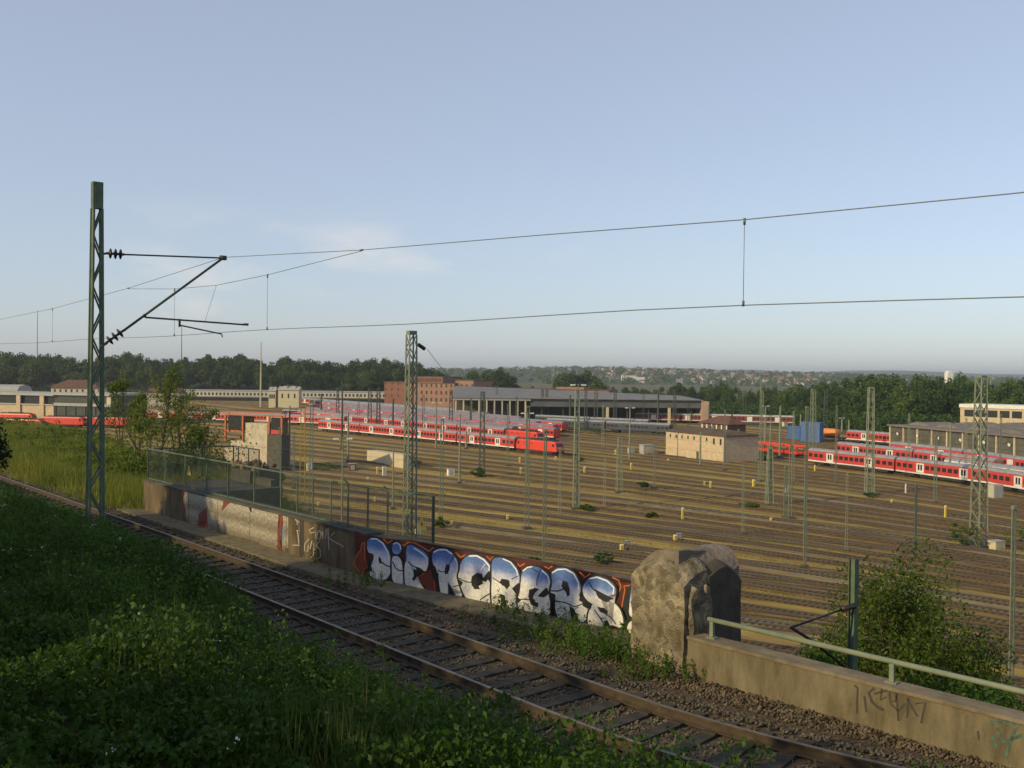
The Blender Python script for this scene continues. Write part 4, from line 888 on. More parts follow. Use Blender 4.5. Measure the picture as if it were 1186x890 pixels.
# turnout links between neighbouring sidings
def connector(i, j, la, lb, lab):
    A, B = tracks[i], tracks[j]; pts = []
    for s in np.linspace(0, 1, 14):
        e = s*s*(3-2*s); l = la+(lb-la)*s; pa = A.pos(l); 
        x, d = B.near(pa.x, pa.y); pb = B.pos(x); pts.append(pa.lerp(pb, e)-Vector((0, 0, .155)))
    tr = empty('turnout_track', (0, 0, 0), 0, lab, 'railway track', 'turnout links between the sidings')
    for s in (-1, 1):
        b = MB(); sweep(b, pts, [(s*.753-.04, 0), (s*.753+.04, 0), (s*.753+.03, .152), (s*.753-.03, .152)], mis=[0, 0, 1, 0]); b.build('rail', [m_rail, m_railtop], tr)
for n_, (i, j, px) in enumerate(((3, 4, 800), (5, 6, 560), (7, 8, 900), (8, 9, 640), (10, 11, 780), (12, 13, 1000), (13, 14, 700), (15, 16, 480), (16, 17, 860), (18, 19, 600), (4, 5, 430), (19, 20, 780), (2, 3, 620), (6, 7, 1020), (9, 10, 500), (11, 12, 560), (14, 15, 940), (7, 8, 470), (17, 18, 980), (20, 21, 620), (21, 22, 900), (15, 16, 820), (12, 13, 640), (10, 11, 1080), (1, 2, 900), (5, 6, 860))):
    l = tracks[i].at_px(px); connector(i, j, l, l+55, '%s turnout link joining the %s yard siding to the %s one' % ('right hand' if n_ > 11 and px > 800 else 'further' if n_ > 11 else 'rusty', ordn(i+1), ordn(j+1)))
# dry grass tufts between tracks
gp_ = []
for _ in range(9000):
    k = int(random.random()**1.2*(len(tracks)-12)); T = tracks[k]; T2 = tracks[k+1]; l = random.uniform(T.at_px(200), T.at_px(1230))
    if math.sin(l*.021+k*2.4)+math.sin(l*.007+k*1.1) < .15: continue
    a = T.pos(l); x, d = T2.near(a.x, a.y); c = T2.pos(x); f_ = random.uniform(.42, .58); q = a.lerp(c, f_); q.z = ZY; gp_.append(q)
blades('dry_yard_grass', gp_, (.08, .32), 14, .07, m_dry, 'strips of straw coloured grass between the yard tracks', sp=.9)
# ------------------------------------------------------------------ trains
HW = 1.42
def bogie_mesh():
    b = MB()
    b.box(-1.7, 1.7, -1.15, 1.15, .35, .75)
    for x in (-1.25, 1.25):
        for y in (-.72, .72): b.tube([(x, y-.07, .46), (x, y+.07, .46)], .46, 14)
        for y in (-1.15, 1.15): b.box(x-.22, x+.22, y-.1, y+.1, .3, .62)
    return b.mesh('bogie', m_under)
BOG = bogie_mesh()
def coach(full=True, roofm=None, stripe=True):
    L2 = 13.1; r = empty('railway_coach')
    b = MB(); body = [(-HW, 1.02), (HW, 1.02), (HW, 2.9), (HW-.06, 3.3), (HW-.16, 3.42), (-HW+.16, 3.42), (-HW+.06, 3.3), (-HW, 2.9)]
    b.prism(body, -L2, L2); b.box(-L2-.14, -L2, -.55, .55, 1.1, 3.2); b.box(L2, L2+.14, -.55, .55, 1.1, 3.2); b.build('body', m_red, r)
    b = MB(); ro = [(-HW+.13, 3.425)]+[(HW*.93*math.sin(a), 3.42+.62*math.cos(a)**1.0) for a in np.linspace(-1.45, 1.45, 11)]+[(HW-.13, 3.425)]
    b.prism(ro, -L2+.02, L2-.02)
    for x in (-10.4, -5, 0.4, 6, 11): b.box(x-.3, x+.3, -.25, .25, 4.0, 4.12)
    b.build('roof', roofm or m_roof, r)
    b = MB()
    for s in (-1, 1): b.box(-L2+.01, L2-.01, s*HW if s > 0 else -HW-.02, HW+.02 if s > 0 else -HW, .92, 1.22)
    b.build('skirt', m_white, r)
    b = MB(); b.box(-6.2, 6.2, -1.2, 1.2, .42, 1.0); b.box(-L2+.2, L2-.2, -1.1, 1.1, .8, 1.01); b.build('underframe', m_under, r)
    for x in (-9.5, 9.5): o = link('bogie', BOG, r); o.location = (x, 0, 0)
    if full:
        DX = (-5.9, 5.9)
        for s in (-1, 1):
            y0, y1 = (HW, HW+.022) if s > 0 else (-HW-.022, -HW)
            ya, yb = (HW+.023, HW+.032) if s > 0 else (-HW-.032, -HW-.023)
            for x in DX:
                b = MB(); b.box(x-1.1, x+1.1, y0, y1, 1.225, 3.22); d = b.build('door', m_white, r)
                b = MB()
                for dx in (-.62, .1): b.box(x+dx, x+dx+.5, ya, yb, 1.75, 2.95)
                b.build('pane', m_glass, d)
            xs_ = [-12.1, -10.4, -8.7]+[-3.9+1.56*i for i in range(6)]+[8.7, 10.4, 12.1]
            for x in xs_:
                b = MB(); b.box(x-.56, x+.56, y0, y1, 1.98, 2.86, 0); b.box(x-.50, x+.50, ya-.002*s*0, yb, 2.04, 2.80, 1); b.build('window', [m_under, m_glass], r)
    else:
        for s in (-1, 1):
            y0, y1 = (HW, HW+.02) if s > 0 else (-HW-.02, -HW)
            b = MB()
            for x in [-12.1, -10.4, -8.7]+[-3.9+1.56*i for i in range(6)]+[8.7, 10.4, 12.1]: b.box(x-.5, x+.5, y0, y1, 2.0, 2.84)
            b.build('window_band', m_glass, r)
            for x in (-5.9, 5.9): b = MB(); b.box(x-1.1, x+1.1, y0, y1, 1.225, 3.2); b.build('door', m_white, r)
    return r
def loco():
    r = empty('electric_locomotive'); X = 8.2
    b = MB(); prof = [(-1.48, .95), (1.48, .95), (1.48, 3.2), (1.3, 3.62), (-1.3, 3.62), (-1.48, 3.2)]
    n = 6; ends = []
    b.prism(prof, -6.9, 6.9)
    for s in (-1, 1):
        A = [(s*6.9, y, z) for y, z in prof]; B = [(s*(8.25 if z < 2.2 else 7.75 if z < 3.4 else 7.35), y*.9, z if z > 1 else 1.0) for y, z in prof]
        mid_ = [(s*8.25, -1.33, 2.15), (s*8.25, 1.33, 2.15)]
        vs = A+B+mid_; 
        b.add(vs, [(0, 1, 7, 6), (1, 2, 8, 13, 7), (2, 3, 9, 8), (3, 4, 10, 9), (4, 5, 11, 10), (5, 0, 6, 12, 11), (6, 7, 13, 12), (12, 13, 8, 11), (8, 9, 10, 11)])
    b.build('body', m_redor, r)
    for s in (-1, 1):
        b = MB(); b.add([(s*8.275, -1.1, 2.3), (s*8.275, 1.1, 2.3), (s*7.83, 1.05, 3.15), (s*7.83, -1.05, 3.15), (s*8.2, -1.1, 2.3), (s*8.2, 1.1, 2.3), (s*7.76, 1.05, 3.15), (s*7.76, -1.05, 3.15)], [(0, 1, 2, 3), (4, 7, 6, 5), (0, 4, 5, 1), (1, 5, 6, 2), (2, 6, 7, 3), (3, 7, 4, 0)]); b.build('windscreen', m_glass, r)
        for y in (-.85, .85): b = MB(); b.tube([(s*8.2, y, 1.6), (s*8.3, y, 1.6)], .14, 10); b.build('headlight', m_wht, r)
        b = MB(); b.box(s*8.25-.1, s*8.25+.14, -1.3, 1.3, .75, 1.05); 
        for y in (-.85, .85): b.tube([(s*8.3, y, .98), (s*8.62, y, .98)], .2, 10)
        b.build('buffer_beam', m_under, r)
        b = MB(); b.box(s*8.24-.03, s*8.24+.03, -.9, .9, 1.9, 2.1); b.build('white_stripe', m_wht, r)
    for s in (-1, 1):
        y0, y1 = (1.48, 1.50) if s > 0 else (-1.50, -1.48)
        for x in (-4.5, -1.5, 1.5, 4.5): b = MB(); b.box(x-.7, x+.7, y0, y1, 2.5, 3.05); b.build('side_grille', m_redor if x > 0 else m_red, r)
        for x in (-7.1, 7.1): b = MB(); b.box(x-.35, x+.35, y0-(.12 if s > 0 else -.12)*0, y1, 2.25, 2.95); b.build('cab_window', m_glass, r)
    b = MB(); b.prism([(-1.28, 3.62), (1.28, 3.62), (1.0, 3.86), (-1.0, 3.86)], -6.6, 6.6); b.box(-3, 3, -.5, .5, 3.86, 4.1); b.build('roof', m_under, r)
    for x in (-4.6, 4.6):
        b = MB()
        for y in (-.6, .6): b.bar((x-1.1, y, 3.95), (x+1.2, y*.5, 4.2), .05)
        b.bar((x+1.2, -.9, 4.2), (x+1.2, .9, 4.2), .06); b.box(x-1.2, x-1.0, -.8, .8, 3.86, 4.0); b.build('pantograph', m_under, r)
    b = MB(); b.box(-3, 3, -1.2, 1.2, .35, .95); b.build('underframe', m_under, r)
    for x in (-5, 5): o = link('bogie', BOG, r); o.location = (x, 0, 0)
    return r
PC = {'full': coach(True), 'simple': coach(False), 'purple': coach(False, m_roof2)}
LOCO = loco(); used = set()
def put(o, T, l, label, cat_, group, half=9.5, flip=False):
    a = T.pos(l-half); c = T.pos(l+half); q = (a+c)/2; d = c-a
    key = o.name
    if key in used: o = copy_tree(o)
    used.add(key); o.location = q; o.rotation_euler = (0, 0, math.atan2(d.y, d.x)+(math.pi if flip else 0)); tag(o, label, cat_, group); return o
def train(k, l_end, n, name, kind='full', lead=None, group=None, toward=-1):
    """l_end: arc length of the near(right) end; coaches run back to the left"""
    T = tracks[k]; l = l_end
    if lead:
        put(LOCO, T, l-8.6, 'red electric locomotive at the head of the %s' % name, 'locomotive', 'red electric locomotives', 5); l -= 17.4
    for i in range(n):
        put(PC[kind], T, l-13.3, '%s coach from the right end of the %s' % (ordn(i+1), name), 'railway coach', 'coaches of the '+name); l -= 26.75
    return l
def track_near(x, y): return min(range(len(tracks)), key=lambda k: tracks[k].near(x, y)[1])
k1_ = track_near(1.9, 272.8)
T1L = tracks[k1_].at_px(648); train(k1_, T1L, 4, 'nearest red and white train at the centre', 'full', True)
def tr_px(px, y, *a, **k):
    P = at(px, y, ZY); kk = track_near(P.x, P.y)
    while kk in tused_: kk += 1
    tused_.add(kk); print('TR', kk, px); train(kk, tracks[kk].at_px(px), *a, **k)
tused_ = {k1_}
tr_px(631, 517.5, 6, 'second red train at the centre', 'full', True)
train(27, tracks[27].at_px(598), 6, 'low train behind the second one', 'purple'); tused_.add(27)
tr_px(646, 509.5, 7, 'third train at the centre', 'purple')
tr_px(652, 503, 7, 'fourth train at the centre', 'purple')
train(29, tracks[29].at_px(640), 7, 'train just beyond the third one', 'purple'); train(30, tracks[30].at_px(628), 7, 'train just before the fourth one', 'purple')
tr_px(602, 497, 7, 'fifth train at the centre', 'purple')
tr_px(570, 492, 7, 'sixth train at the centre', 'simple')
tr_px(540, 488, 7, 'seventh train at the centre', 'simple')
kR = track_near(82.3, 220.7)
def rtrain(k, px_left, n, name, kind='full', group=None):
    T = tracks[k]; l = T.at_px(px_left)+13.3
    for i in range(n):
        put(PC[kind], T, l, '%s coach from the left end of the %s' % (ordn(i+1), name), 'railway coach', 'coaches of the '+name); l += 26.75
rtrain(kR, 936, 5, 'nearest red and white train at the right')
P_ = at(985, 533, ZY); k2_ = track_near(P_.x, P_.y); print('RT', kR, k2_)
rtrain(k2_, 972, 2, 'second red train at the right')
PC['white'] = coach(False, m_roof); 
for o in CH[PC['white'].name]:
    if o.name.startswith('body'): o.data.materials.clear(); o.data.materials.append(m_white)
rtrain(max(kR+2, k2_-2), 1098, 3, 'whitish train behind the nearest right one', 'white')
rtrain(k2_+2, 1040, 3, 'third grey roofed train at the right', 'simple')
# double deck car carrier left of the right trains
def carrier():
    r = empty('car_carrier_wagon'); 
    b = MB(); b.box(-12.5, 12.5, -1.4, 1.4, .75, 1.05)
    for s in (-1, 1): b.box(-12.5, 12.5, s*1.4-.06, s*1.4+.06, 1.05, 1.55)
    b.build('lower_deck', m_redor, r)
    b = MB(); b.box(-12.5, 12.5, -1.35, 1.35, 2.55, 2.7)
    for s in (-1, 1): b.box(-12.5, 12.5, s*1.4-.05, s*1.4+.05, 2.65, 3.1)
    b.build('upper_deck', m_redor, r)
    for i, x in enumerate(np.linspace(-12.2, 12.2, 9)):
        for s in (-1, 1): b = MB(); b.bar((x, s*1.42, 1.0), (x+(.8 if i % 2 else 0), s*1.42, 2.7), .2); b.build('upright', m_redor, r)
    b = MB(); 
    for x in (-10.5, -9, 9, 10.5):
        for y in (-.75, .75): b.tube([(x, y-.06, .45), (x, y+.06, .45)], .45, 12)
    b.box(-11.5, 11.5, -.8, .8, .45, .75); b.build('running_gear', m_under, r); return r
CAR = carrier(); P_ = at(900, 527, ZY); T = tracks[track_near(P_.x, P_.y)]; l = T.at_px(934)-12.8
for i in range(2):
    o = CAR if i == 0 else copy_tree(CAR); a = T.pos(l-9); c = T.pos(l+9); o.location = (a+c)/2; o.rotation_euler = (0, 0, math.atan2(c.y-a.y, c.x-a.x))
    tag(o, ['empty red double deck car carrier wagon next to the nearest right train', 'empty red double deck car carrier wagon nearest the sandstone house'][i], 'wagon', 'red car carrier wagons'); l -= 25.8
# far right: red train in front of the glazed shed, tank wagon, dark wagon
def place(o, px, py, rz, label, cat_, group=None, z=ZY+.3):
    P = at(px, py, ZY); o.location = (P.x, P.y, z); o.rotation_euler = (0, 0, rz); return tag(o, label, cat_, group)
def frame_px(x0, y0, x1, y1):
    A = at(x0, y0, ZY); B = at(x1, y1, ZY); return A, B, math.atan2(B.y-A.y, B.x-A.x), (B-A).length
A, B, rz, Ln = frame_px(983, 521, 1031, 529.5)
rz = math.atan2(-30, 14)
def coachat(P, rz, label, kind='full', grp='red coaches beside the blue containers'):
    o = PC[kind]; o = copy_tree(o); o.location = (P.x, P.y, ZY+.3); o.rotation_euler = (0, 0, rz); return tag(o, label, 'railway coach', grp)
d_ = Vector((.48, -.88, 0)); rzr = math.atan2(d_.y, d_.x)
C0 = at(984, 513, ZY)+d_*13
coachat(C0, rzr, 'red coach between the orange tank and the glazed shed'); coachat(C0+d_*26.8, rzr, 'red coach half hidden by the left corner of the glazed shed')
def boxcar(name='goods_wagon', col=m_under, tank=None):
    r = empty(name)
    if tank: b = MB(); b.tube([(-3.1, 0, 2.5), (-2.8, 0, 2.5), (2.8, 0, 2.5), (3.1, 0, 2.5)], 1.4, 16, radii=[.9, 1.4, 1.4, .9]); b.build('tank', tank, r, True)
    b = MB(); b.box(-6, 6, -1.35, 1.35, .8, 1.1)
    if not tank: b.box(-6, 6, -1.35, 1.35, 1.1, 3.6); b.prism([(-1.35, 3.6), (1.35, 3.6), (.6, 4), (-.6, 4)], -6, 6)
    b.build('body' if not tank else 'frame', col, r)
    b = MB(); 
    for x in (-4.6, 4.6):
        for y in (-.75, .75): b.tube([(x, y-.06, .45), (x, y+.06, .45)], .45, 10)
    b.build('wheels', m_under, r)
    if not tank:
        for s in (-1, 1): b = MB(); b.box(-1.4, 1.4, s*1.38-.03, s*1.38+.03, 1.15, 3.4); b.build('sliding_door', m_red, r)
    return r
o = boxcar('tank_wagon', m_under, mat('orange_tank_paint', (.70, .27, .05), (.6, .2, .04), .5, 1)); o.location = C0-d_*21; o.location.z = ZY+.3; o.rotation_euler = (0, 0, rzr); tag(o, 'wagon with an orange tank between the blue container and a red coach', 'wagon')
o = boxcar(); o.location = C0-d_*34; o.location.z = ZY+.3; o.rotation_euler = (0, 0, rzr); tag(o, 'dark goods wagon with a red door beside the tall blue container', 'wagon')
# dark blue and grey coaches under the hall
PC['blue'] = coach(False, m_roof)
m_nblue = mat('night_blue_paint', (.03, .037, .06), (.045, .055, .08), .5, 1)
for o in CH[PC['blue'].name]:
    if o.name.startswith(('body', 'door', 'skirt')): o.data = o.data.copy(); o.data.materials.clear(); o.data.materials.append(m_nblue)
PC['silver'] = coach(False, mat('pale_coach_roof', (.33, .34, .33), (.42, .43, .41), .5, 1))
for o in CH[PC['silver'].name]:
    if o.name.startswith('body'): o.data = o.data.copy(); o.data.materials.clear(); o.data.materials.append(mat('dark_red_coach', (.16, .03, .03), (.2, .05, .05), .6, 1))
dl = Vector((.80, -.60, 0)); rl = math.atan2(dl.y, dl.x)
def row(P, d, n, kind, lab, grp):
    r_ = math.atan2(d.y, d.x)
    for i in range(n):
        o = PC[kind] if (kind not in used) and kind in ('blue', 'silver', 'white2') else copy_tree(PC[kind]); used.add(kind)
        q = P+d*(26.8*i); o.location = (q.x, q.y, ZY+.3); o.rotation_euler = (0, 0, r_); tag(o, lab % ordn(i+1), 'railway coach', grp)
row(at(652, 494, ZY), dl, 2, 'blue', '%s dark blue coach from the left in front of the hall', 'dark blue coaches')
row(at(668, 499, ZY), dl, 2, 'blue', '%s dark blue coach from the left in the row nearer the yard', 'dark blue coaches')
row(at(742, 489, ZY), Vector((.97, -.25, 0)), 3, 'silver', '%s pale roofed coach from the left under the hall front', 'pale roofed coaches')
row(at(655, 486.5, ZY), Vector((.97, -.25, 0)), 3, 'simple', '%s red coach from the left in the shade of the hall', 'red coaches in the hall shade')
# red locomotives at the left sheds
for px, py, rz_, lab in ((18, 491, -.2, 'red locomotive upper left beside the sandstone shed'), (27, 499, -.25, 'red locomotive at the far left edge in front of the sandstone shed'), (74, 495.5, -.15, 'red locomotive in front of the glazed opening of the left shed'), (97, 495.5, -.15, 'red locomotive directly behind the lattice mast'), (124, 496, -.15, 'red locomotive just right of the lattice mast'), (146, 496, -.15, 'red locomotive at the right end of the left shed')):
    P = at(px, py, ZY); o = copy_tree(LOCO); o.location = (P.x, P.y, ZY+.3); o.rotation_euler = (0, 0, rz_); tag(o, lab, 'locomotive', 'red locomotives at the left sheds')
# red coaches glimpsed through the saplings
row(at(175, 487, ZY), Vector((.93, -.36, 0)), 4, 'simple', '%s red coach from the left behind the thin saplings', 'red coaches behind the saplings')
# ------------------------------------------------------------------ masts, lamps and small yard furniture
proto_m = {}
def yard_mast(px, yt, yb, wpx, typ, label, Yov=None, mtl=None):
    P = at(px, yb, ZY) if Yov is None else atY(px, yb, Yov); P.z = ZY
    H = (yb-yt)/FPX*P.y if Yov is None else atY(px, yt, P.y).z-ZY
    w_ = max(.12, wpx/FPX*P.y)*(.76 if typ == 'lattice' else .85); M = mtl or m_gmast2
    nm = {'lattice': 'lattice_tower', 'twin': 'twin_channel_mast', 'lamp': 'lamp_post', 'pole': 'steel_mast'}[typ]
    r = empty(nm, P, random.uniform(-.2, .5) if typ == 'lattice' else .35, label, 'lamp post' if typ == 'lamp' else 'mast', {'lattice': 'lattice towers in the yard', 'twin': 'twin channel masts in the yard', 'lamp': 'yard lamp posts', 'pole': 'slender masts in the yard'}[typ])
    if typ == 'lattice':
        b = MB(); lattice(b, H, w_*1.15, w_*.72, w_*1.0, w_*.6, max(10, int(H/(1.1*w_))), w_*.12, w_*.075); b.build('lattice_shaft', [M], r)
        b = MB(); b.box(-w_*.38, w_*.38, -w_*.32, w_*.32, H, H+.25); b.build('head_plate', M, r)
    elif typ == 'twin':
        b = MB()
        for s in (-1, 1): b.bar((s*w_*.42, 0, 0), (s*w_*.34, 0, H), max(.07, w_*.15), .14)
        n = max(5, int(H/1.1))
        for k in range(n): b.bar((-w_*.4, 0, H*k/n+.2), (w_*.4, 0, H*k/n+.2), .05)
        b.box(-w_*.45, w_*.45, -.12, .12, H-.25, H); b.build('channels', M, r)
    elif typ == 'lamp':
        b = MB(); b.tube([(0, 0, 0), (0, 0, H*.5), (0, 0, H)], w_/2, 8, radii=[w_*.55, w_*.45, w_*.3]); b.build('pole', M, r)
        b = MB(); b.bar((-.9, 0, H), (.9, 0, H), .09); a = b.build('cross_arm', M, r)
        for s in (-1, 1): b = MB(); b.prism([(-.2, H-.22), (.2, H-.22), (.12, H-.02), (-.12, H-.02)], s*.95-.38, s*.95+.38); b.build('lamp_head', m_wht, r)
    else:
        b = MB(); b.tube([(0, 0, 0), (0, 0, H)], w_/2, 8, radii=[w_*.55, w_*.35]); b.build('pole', M, r)
    if typ != 'lamp':
        b = MB(); q = max(.35, w_*.9); b.box(-q, q, -q, q, -.3, .35); b.build('footing', m_grey, r)
    return r, P, H
t475, P475, H475 = yard_mast(474, 388, 650, 17, 'lattice', 'big green lattice tower standing directly behind the fence at the centre left', 62)
t475.rotation_euler = (0, 0, .62)
b = MB(); q1 = Vector((.5, 0, H475-.6)); b.tube([q1, q1+Vector((.5, .1, -.25))], .13, 8); b.build('insulator', m_ins, t475)
# small cross span of that tower
ml = [(667, 452, 590, 8, 'lattice', 'tall lattice tower right of the nearest locomotive'), (1133, 437, 634, 17, 'lattice', 'largest lattice tower with a grey box at the right'), (1007, 450, 573, 10, 'lattice', 'lattice tower in front of the nearest right train'),
      (941, 452, 521, 7, 'lattice', 'lattice tower beside the tall blue container'), (891, 520, 586, 9, 'lattice', 'short lattice mast under the T shaped lamp'), (558, 455, 552, 7, 'lattice', 'dark lattice mast in front of the nearest coaches'),
      (717, 508, 571, 7, 'lattice', 'short lattice mast left of the sandstone house'), (428, 450, 497, 5, 'lattice', 'dark lattice mast left of the brick block'), (438, 450, 502, 5, 'lattice', 'second dark lattice mast left of the brick block'), (391, 452, 489, 4, 'lattice', 'dark lattice mast before the long white building'),
      (678, 453, 500, 4, 'lattice', 'dark mast right of the hall columns'), (712, 452, 497, 4, 'lattice', 'dark mast in front of the hall at its middle'), (781, 452, 500, 4, 'lattice', 'dark mast near the right end of the hall'), (862, 453, 489, 4, 'lattice', 'dark mast in front of the wood, left'), (881, 453, 558, 5, 'lattice', 'slender lattice mast crossing the car carrier'), (956, 453, 497, 5, 'lattice', 'mast behind the blue container, right'),
      (540, 500, 520, 3, 'pole', 'thin post before the nearest coaches'), (575, 448, 486, 3, 'lattice', 'mast before the left columns of the hall'), (628, 452, 488, 4, 'lattice', 'mast by the corner of the hall columns'), (633, 452, 488, 4, 'lattice', 'mast twinned at the corner of the hall columns'), (690, 450, 496, 5, 'lattice', 'mast between the two middle hall masts'), (522, 452, 500, 5, 'lattice', 'brownish mast at the right end of the brick block'),
      (610, 470, 613, 6, 'twin', 'twin channel mast in front of the nearest locomotive'), (630, 497, 656, 4.5, 'twin', 'thin twin channel mast rising behind the blue letters'), (511, 485, 610, 5, 'twin', 'twin channel mast right of the big tower'), (915, 516, 601, 6, 'twin', 'leaning pair of channel masts left of the tall thin one'), (909, 540, 600, 4, 'twin', 'short thin mast beside the leaning pair'), (932, 470, 658, 4.5, 'twin', 'tall thin channel mast right of centre'),
      (1171, 585, 790, 7.5, 'twin', 'nearest twin channel mast at the right edge'), (1083, 504, 583, 5, 'twin', 'channel mast in front of the third right coach'), (758, 512, 566, 4, 'twin', 'green channel mast right of the grey cabin'), (360, 463, 592, 5, 'twin', 'green channel mast right of the yellow one'), (396, 452, 520, 3, 'pole', 'thin mast left of the pale low wall'), (403, 478, 535, 3, 'pole', 'thin pole behind the double lamp'),
      (323, 495, 600, 3.5, 'twin', 'green channel mast in front of the ruined cabin'), (335, 470, 545, 3, 'pole', 'thin post right of the ruined cabin'), (881, 437, 470, 1.5, 'pole', 'thin aerial mast before the wood'), (1147, 434, 470, 2, 'pole', 'thin mast on the pale upper building'), (811, 500, 540, 2.5, 'pole', 'thin pole before the sandstone house'),
      (855, 497, 530, 2.5, 'pole', 'thin pole at the right end of the sandstone house'), (983, 487, 511, 2.5, 'pole', 'pale thin pole beside the orange tank'), (927, 480, 505, 2.5, 'pole', 'pale blue thin pole beside the blue container')]
for px, yt, yb, w_, lab in ((545, 462, 500, 3, 'hall mast before the first columns'), (588, 468, 540, 3, 'thin dark mast before the nearest coach end'), (598, 460, 492, 3, 'thin dark mast at the last hall columns'), (660, 458, 492, 3, 'thin mast before the left end of the dark fascia'), (698, 470, 520, 3, 'thin mast before the dark blue coaches'), (745, 455, 492, 3, 'thin mast before the hall, right of the lamp'), (762, 452, 495, 3, 'thin mast before the pale roofed coaches'), (797, 468, 510, 3, 'thin mast right of the hall middle'), (821, 470, 505, 2.5, 'thin mast beside the hall end pillar'), (839, 475, 545, 3, 'thin mast crossing the sandstone end wall'),
                        (903, 470, 530, 3, 'thin mast left of the shorter blue container'), (918, 478, 560, 3, 'thin mast between car carrier and coach'), (968, 470, 560, 3, 'thin mast before the first right coach'), (1052, 480, 548, 3, 'thin mast before the glazed shed left part'), (1100, 490, 556, 3, 'thin mast before the glazed shed middle'), (1118, 486, 560, 3, 'thin mast left of the largest tower'), (1158, 480, 556, 3, 'thin mast before the pale office block'), (372, 456, 485, 3, 'thin mast before the arcade building'), (415, 458, 494, 3, 'thin mast left of the two dark ones'), (455, 462, 505, 3, 'thin mast before the dark brick wing'), (490, 458, 512, 3, 'thin mast before the tall brick block'),
                        (532, 480, 560, 3, 'thin mast left of the shrub by the coaches'), (648, 520, 600, 3, 'thin mast left of the tall lattice tower'), (700, 530, 590, 3, 'thin mast left of the short lattice mast'), (860, 540, 620, 3, 'thin mast above the pier, right'), (980, 550, 640, 3, 'thin mast below the tower before the coaches'), (1060, 560, 640, 3, 'thin mast left of the white posts'), (340, 500, 566, 3, 'thin mast between the cabin and the ochre mast'), (455, 520, 590, 2.5, 'thin mast left of the big tower')):
    yard_mast(px, yt, yb, w_, random.choice(['lattice', 'pole', 'twin']), lab, mtl=m_dkmast if yb < 515 else None)
dark = {428, 438, 391, 678, 712, 781, 862, 956, 558, 575, 628, 633, 690, 522, 396}
for px, yt, yb, w_, ty, lab in ml:
    yard_mast(px, yt, yb, w_, ty, lab, mtl=m_dkmast if px in dark else None)
for px, yt, yb, lab in ((891, 481, 586, 'T shaped lamp post rising above the short lattice mast'), (396, 507, 612, 'double headed lamp post behind the mesh fence'), (729, 472, 532, 'lamp post in front of the hall'), (1034, 455, 492, 'lamp post before the wood, left of the glazed shed'), (1092, 470, 492, 'lamp post behind the glazed shed roof'), (668, 445, 590, 'lamp mast standing close behind the tall lattice tower'),
                        (610, 478, 560, 'slim lamp post behind the nearest locomotive'), (886, 470, 520, 'lamp post behind the car carrier'), (505, 466, 520, 'lamp post over the second red train'), (975, 484, 500, 'low lamp post at the wood edge')):
    yard_mast(px, yt, yb, 2.6, 'lamp', lab)
ym, P_, H_ = yard_mast(350, 470, 586, 8, 'twin', 'ochre yellow channel mast right of the ruined cabin', mtl=m_ypaint)
# grey box on the largest tower
P = at(1133, 634, ZY); gb = empty('switch_cabinet', (P.x+1.7, P.y-.9, ZY+(634-575)/FPX*P.y), .3, 'grey switch cabinet hung on the largest lattice tower', 'cabinet')
b = MB(); b.box(-.75, .75, -.5, .5, 0, 1.7); b.build('cabinet', m_pale, gb); b = MB(); b.box(-.6, -.05, -.52, -.5, .15, 1.5); b.box(.05, .6, -.52, -.5, .15, 1.5); b.build('doors', m_lgrey, gb)
# far radio masts
for px, yt, Y, lab in ((302, 396, 560, 'thin radio mast before the left wood'), (210, 378, 900, 'thin radio mast over the left treetops'), (43, 360, 1100, 'faint radio mast above the left wood')):
    P = atY(px, 450, Y); zt_ = atY(px, yt, Y).z; P.z = ZY; r = empty('radio_mast', P, 0, lab, 'mast'); b = MB(); b.tube([(0, 0, 0), (0, 0, (zt_-ZY)*.5), (0, 0, zt_-ZY)], .4, 6, radii=[.6, .4, .25]); b.build('pole', m_pale if px == 302 else m_dkmast, r)
# stay wires across the yard
def ywire(a, b_, sag, r=.03, label='thin span wire across the yard'):
    A = Vector(a); B = Vector(b_); pts = [A.lerp(B, s)-Vector((0, 0, sag*4*s*(1-s))) for s in np.linspace(0, 1, 9)]
    m_ = MB(); m_.tube(pts, r, 4); return tag(m_.build('span_wire', m_wire), label, 'wire', 'span wires')
A = Vector(P475)+Vector((1.0, 0, H475-.9)); B = atY(552, 440, 150); ywire(A, B, 1.5, .02, 'stay wire running down right from the big green tower')
# catenary over the sidings, thin
for k, T in enumerate(tracks):
    if k % 3 == 1 and T.m < 330:
        r = empty('siding_overhead_wire', (0, 0, 0), 0, 'thin overhead wire above the %s yard siding' % ordn(k+1), 'wire', 'overhead wires of the sidings')
        b = MB(); pts = [T.pos(l)+Vector((0, 0, 5.6)) for l in np.arange(T.at_px(280), T.at_px(1200), 20)]; b.tube(pts, .022, 4); b.build('contact_wire', m_wire, r)
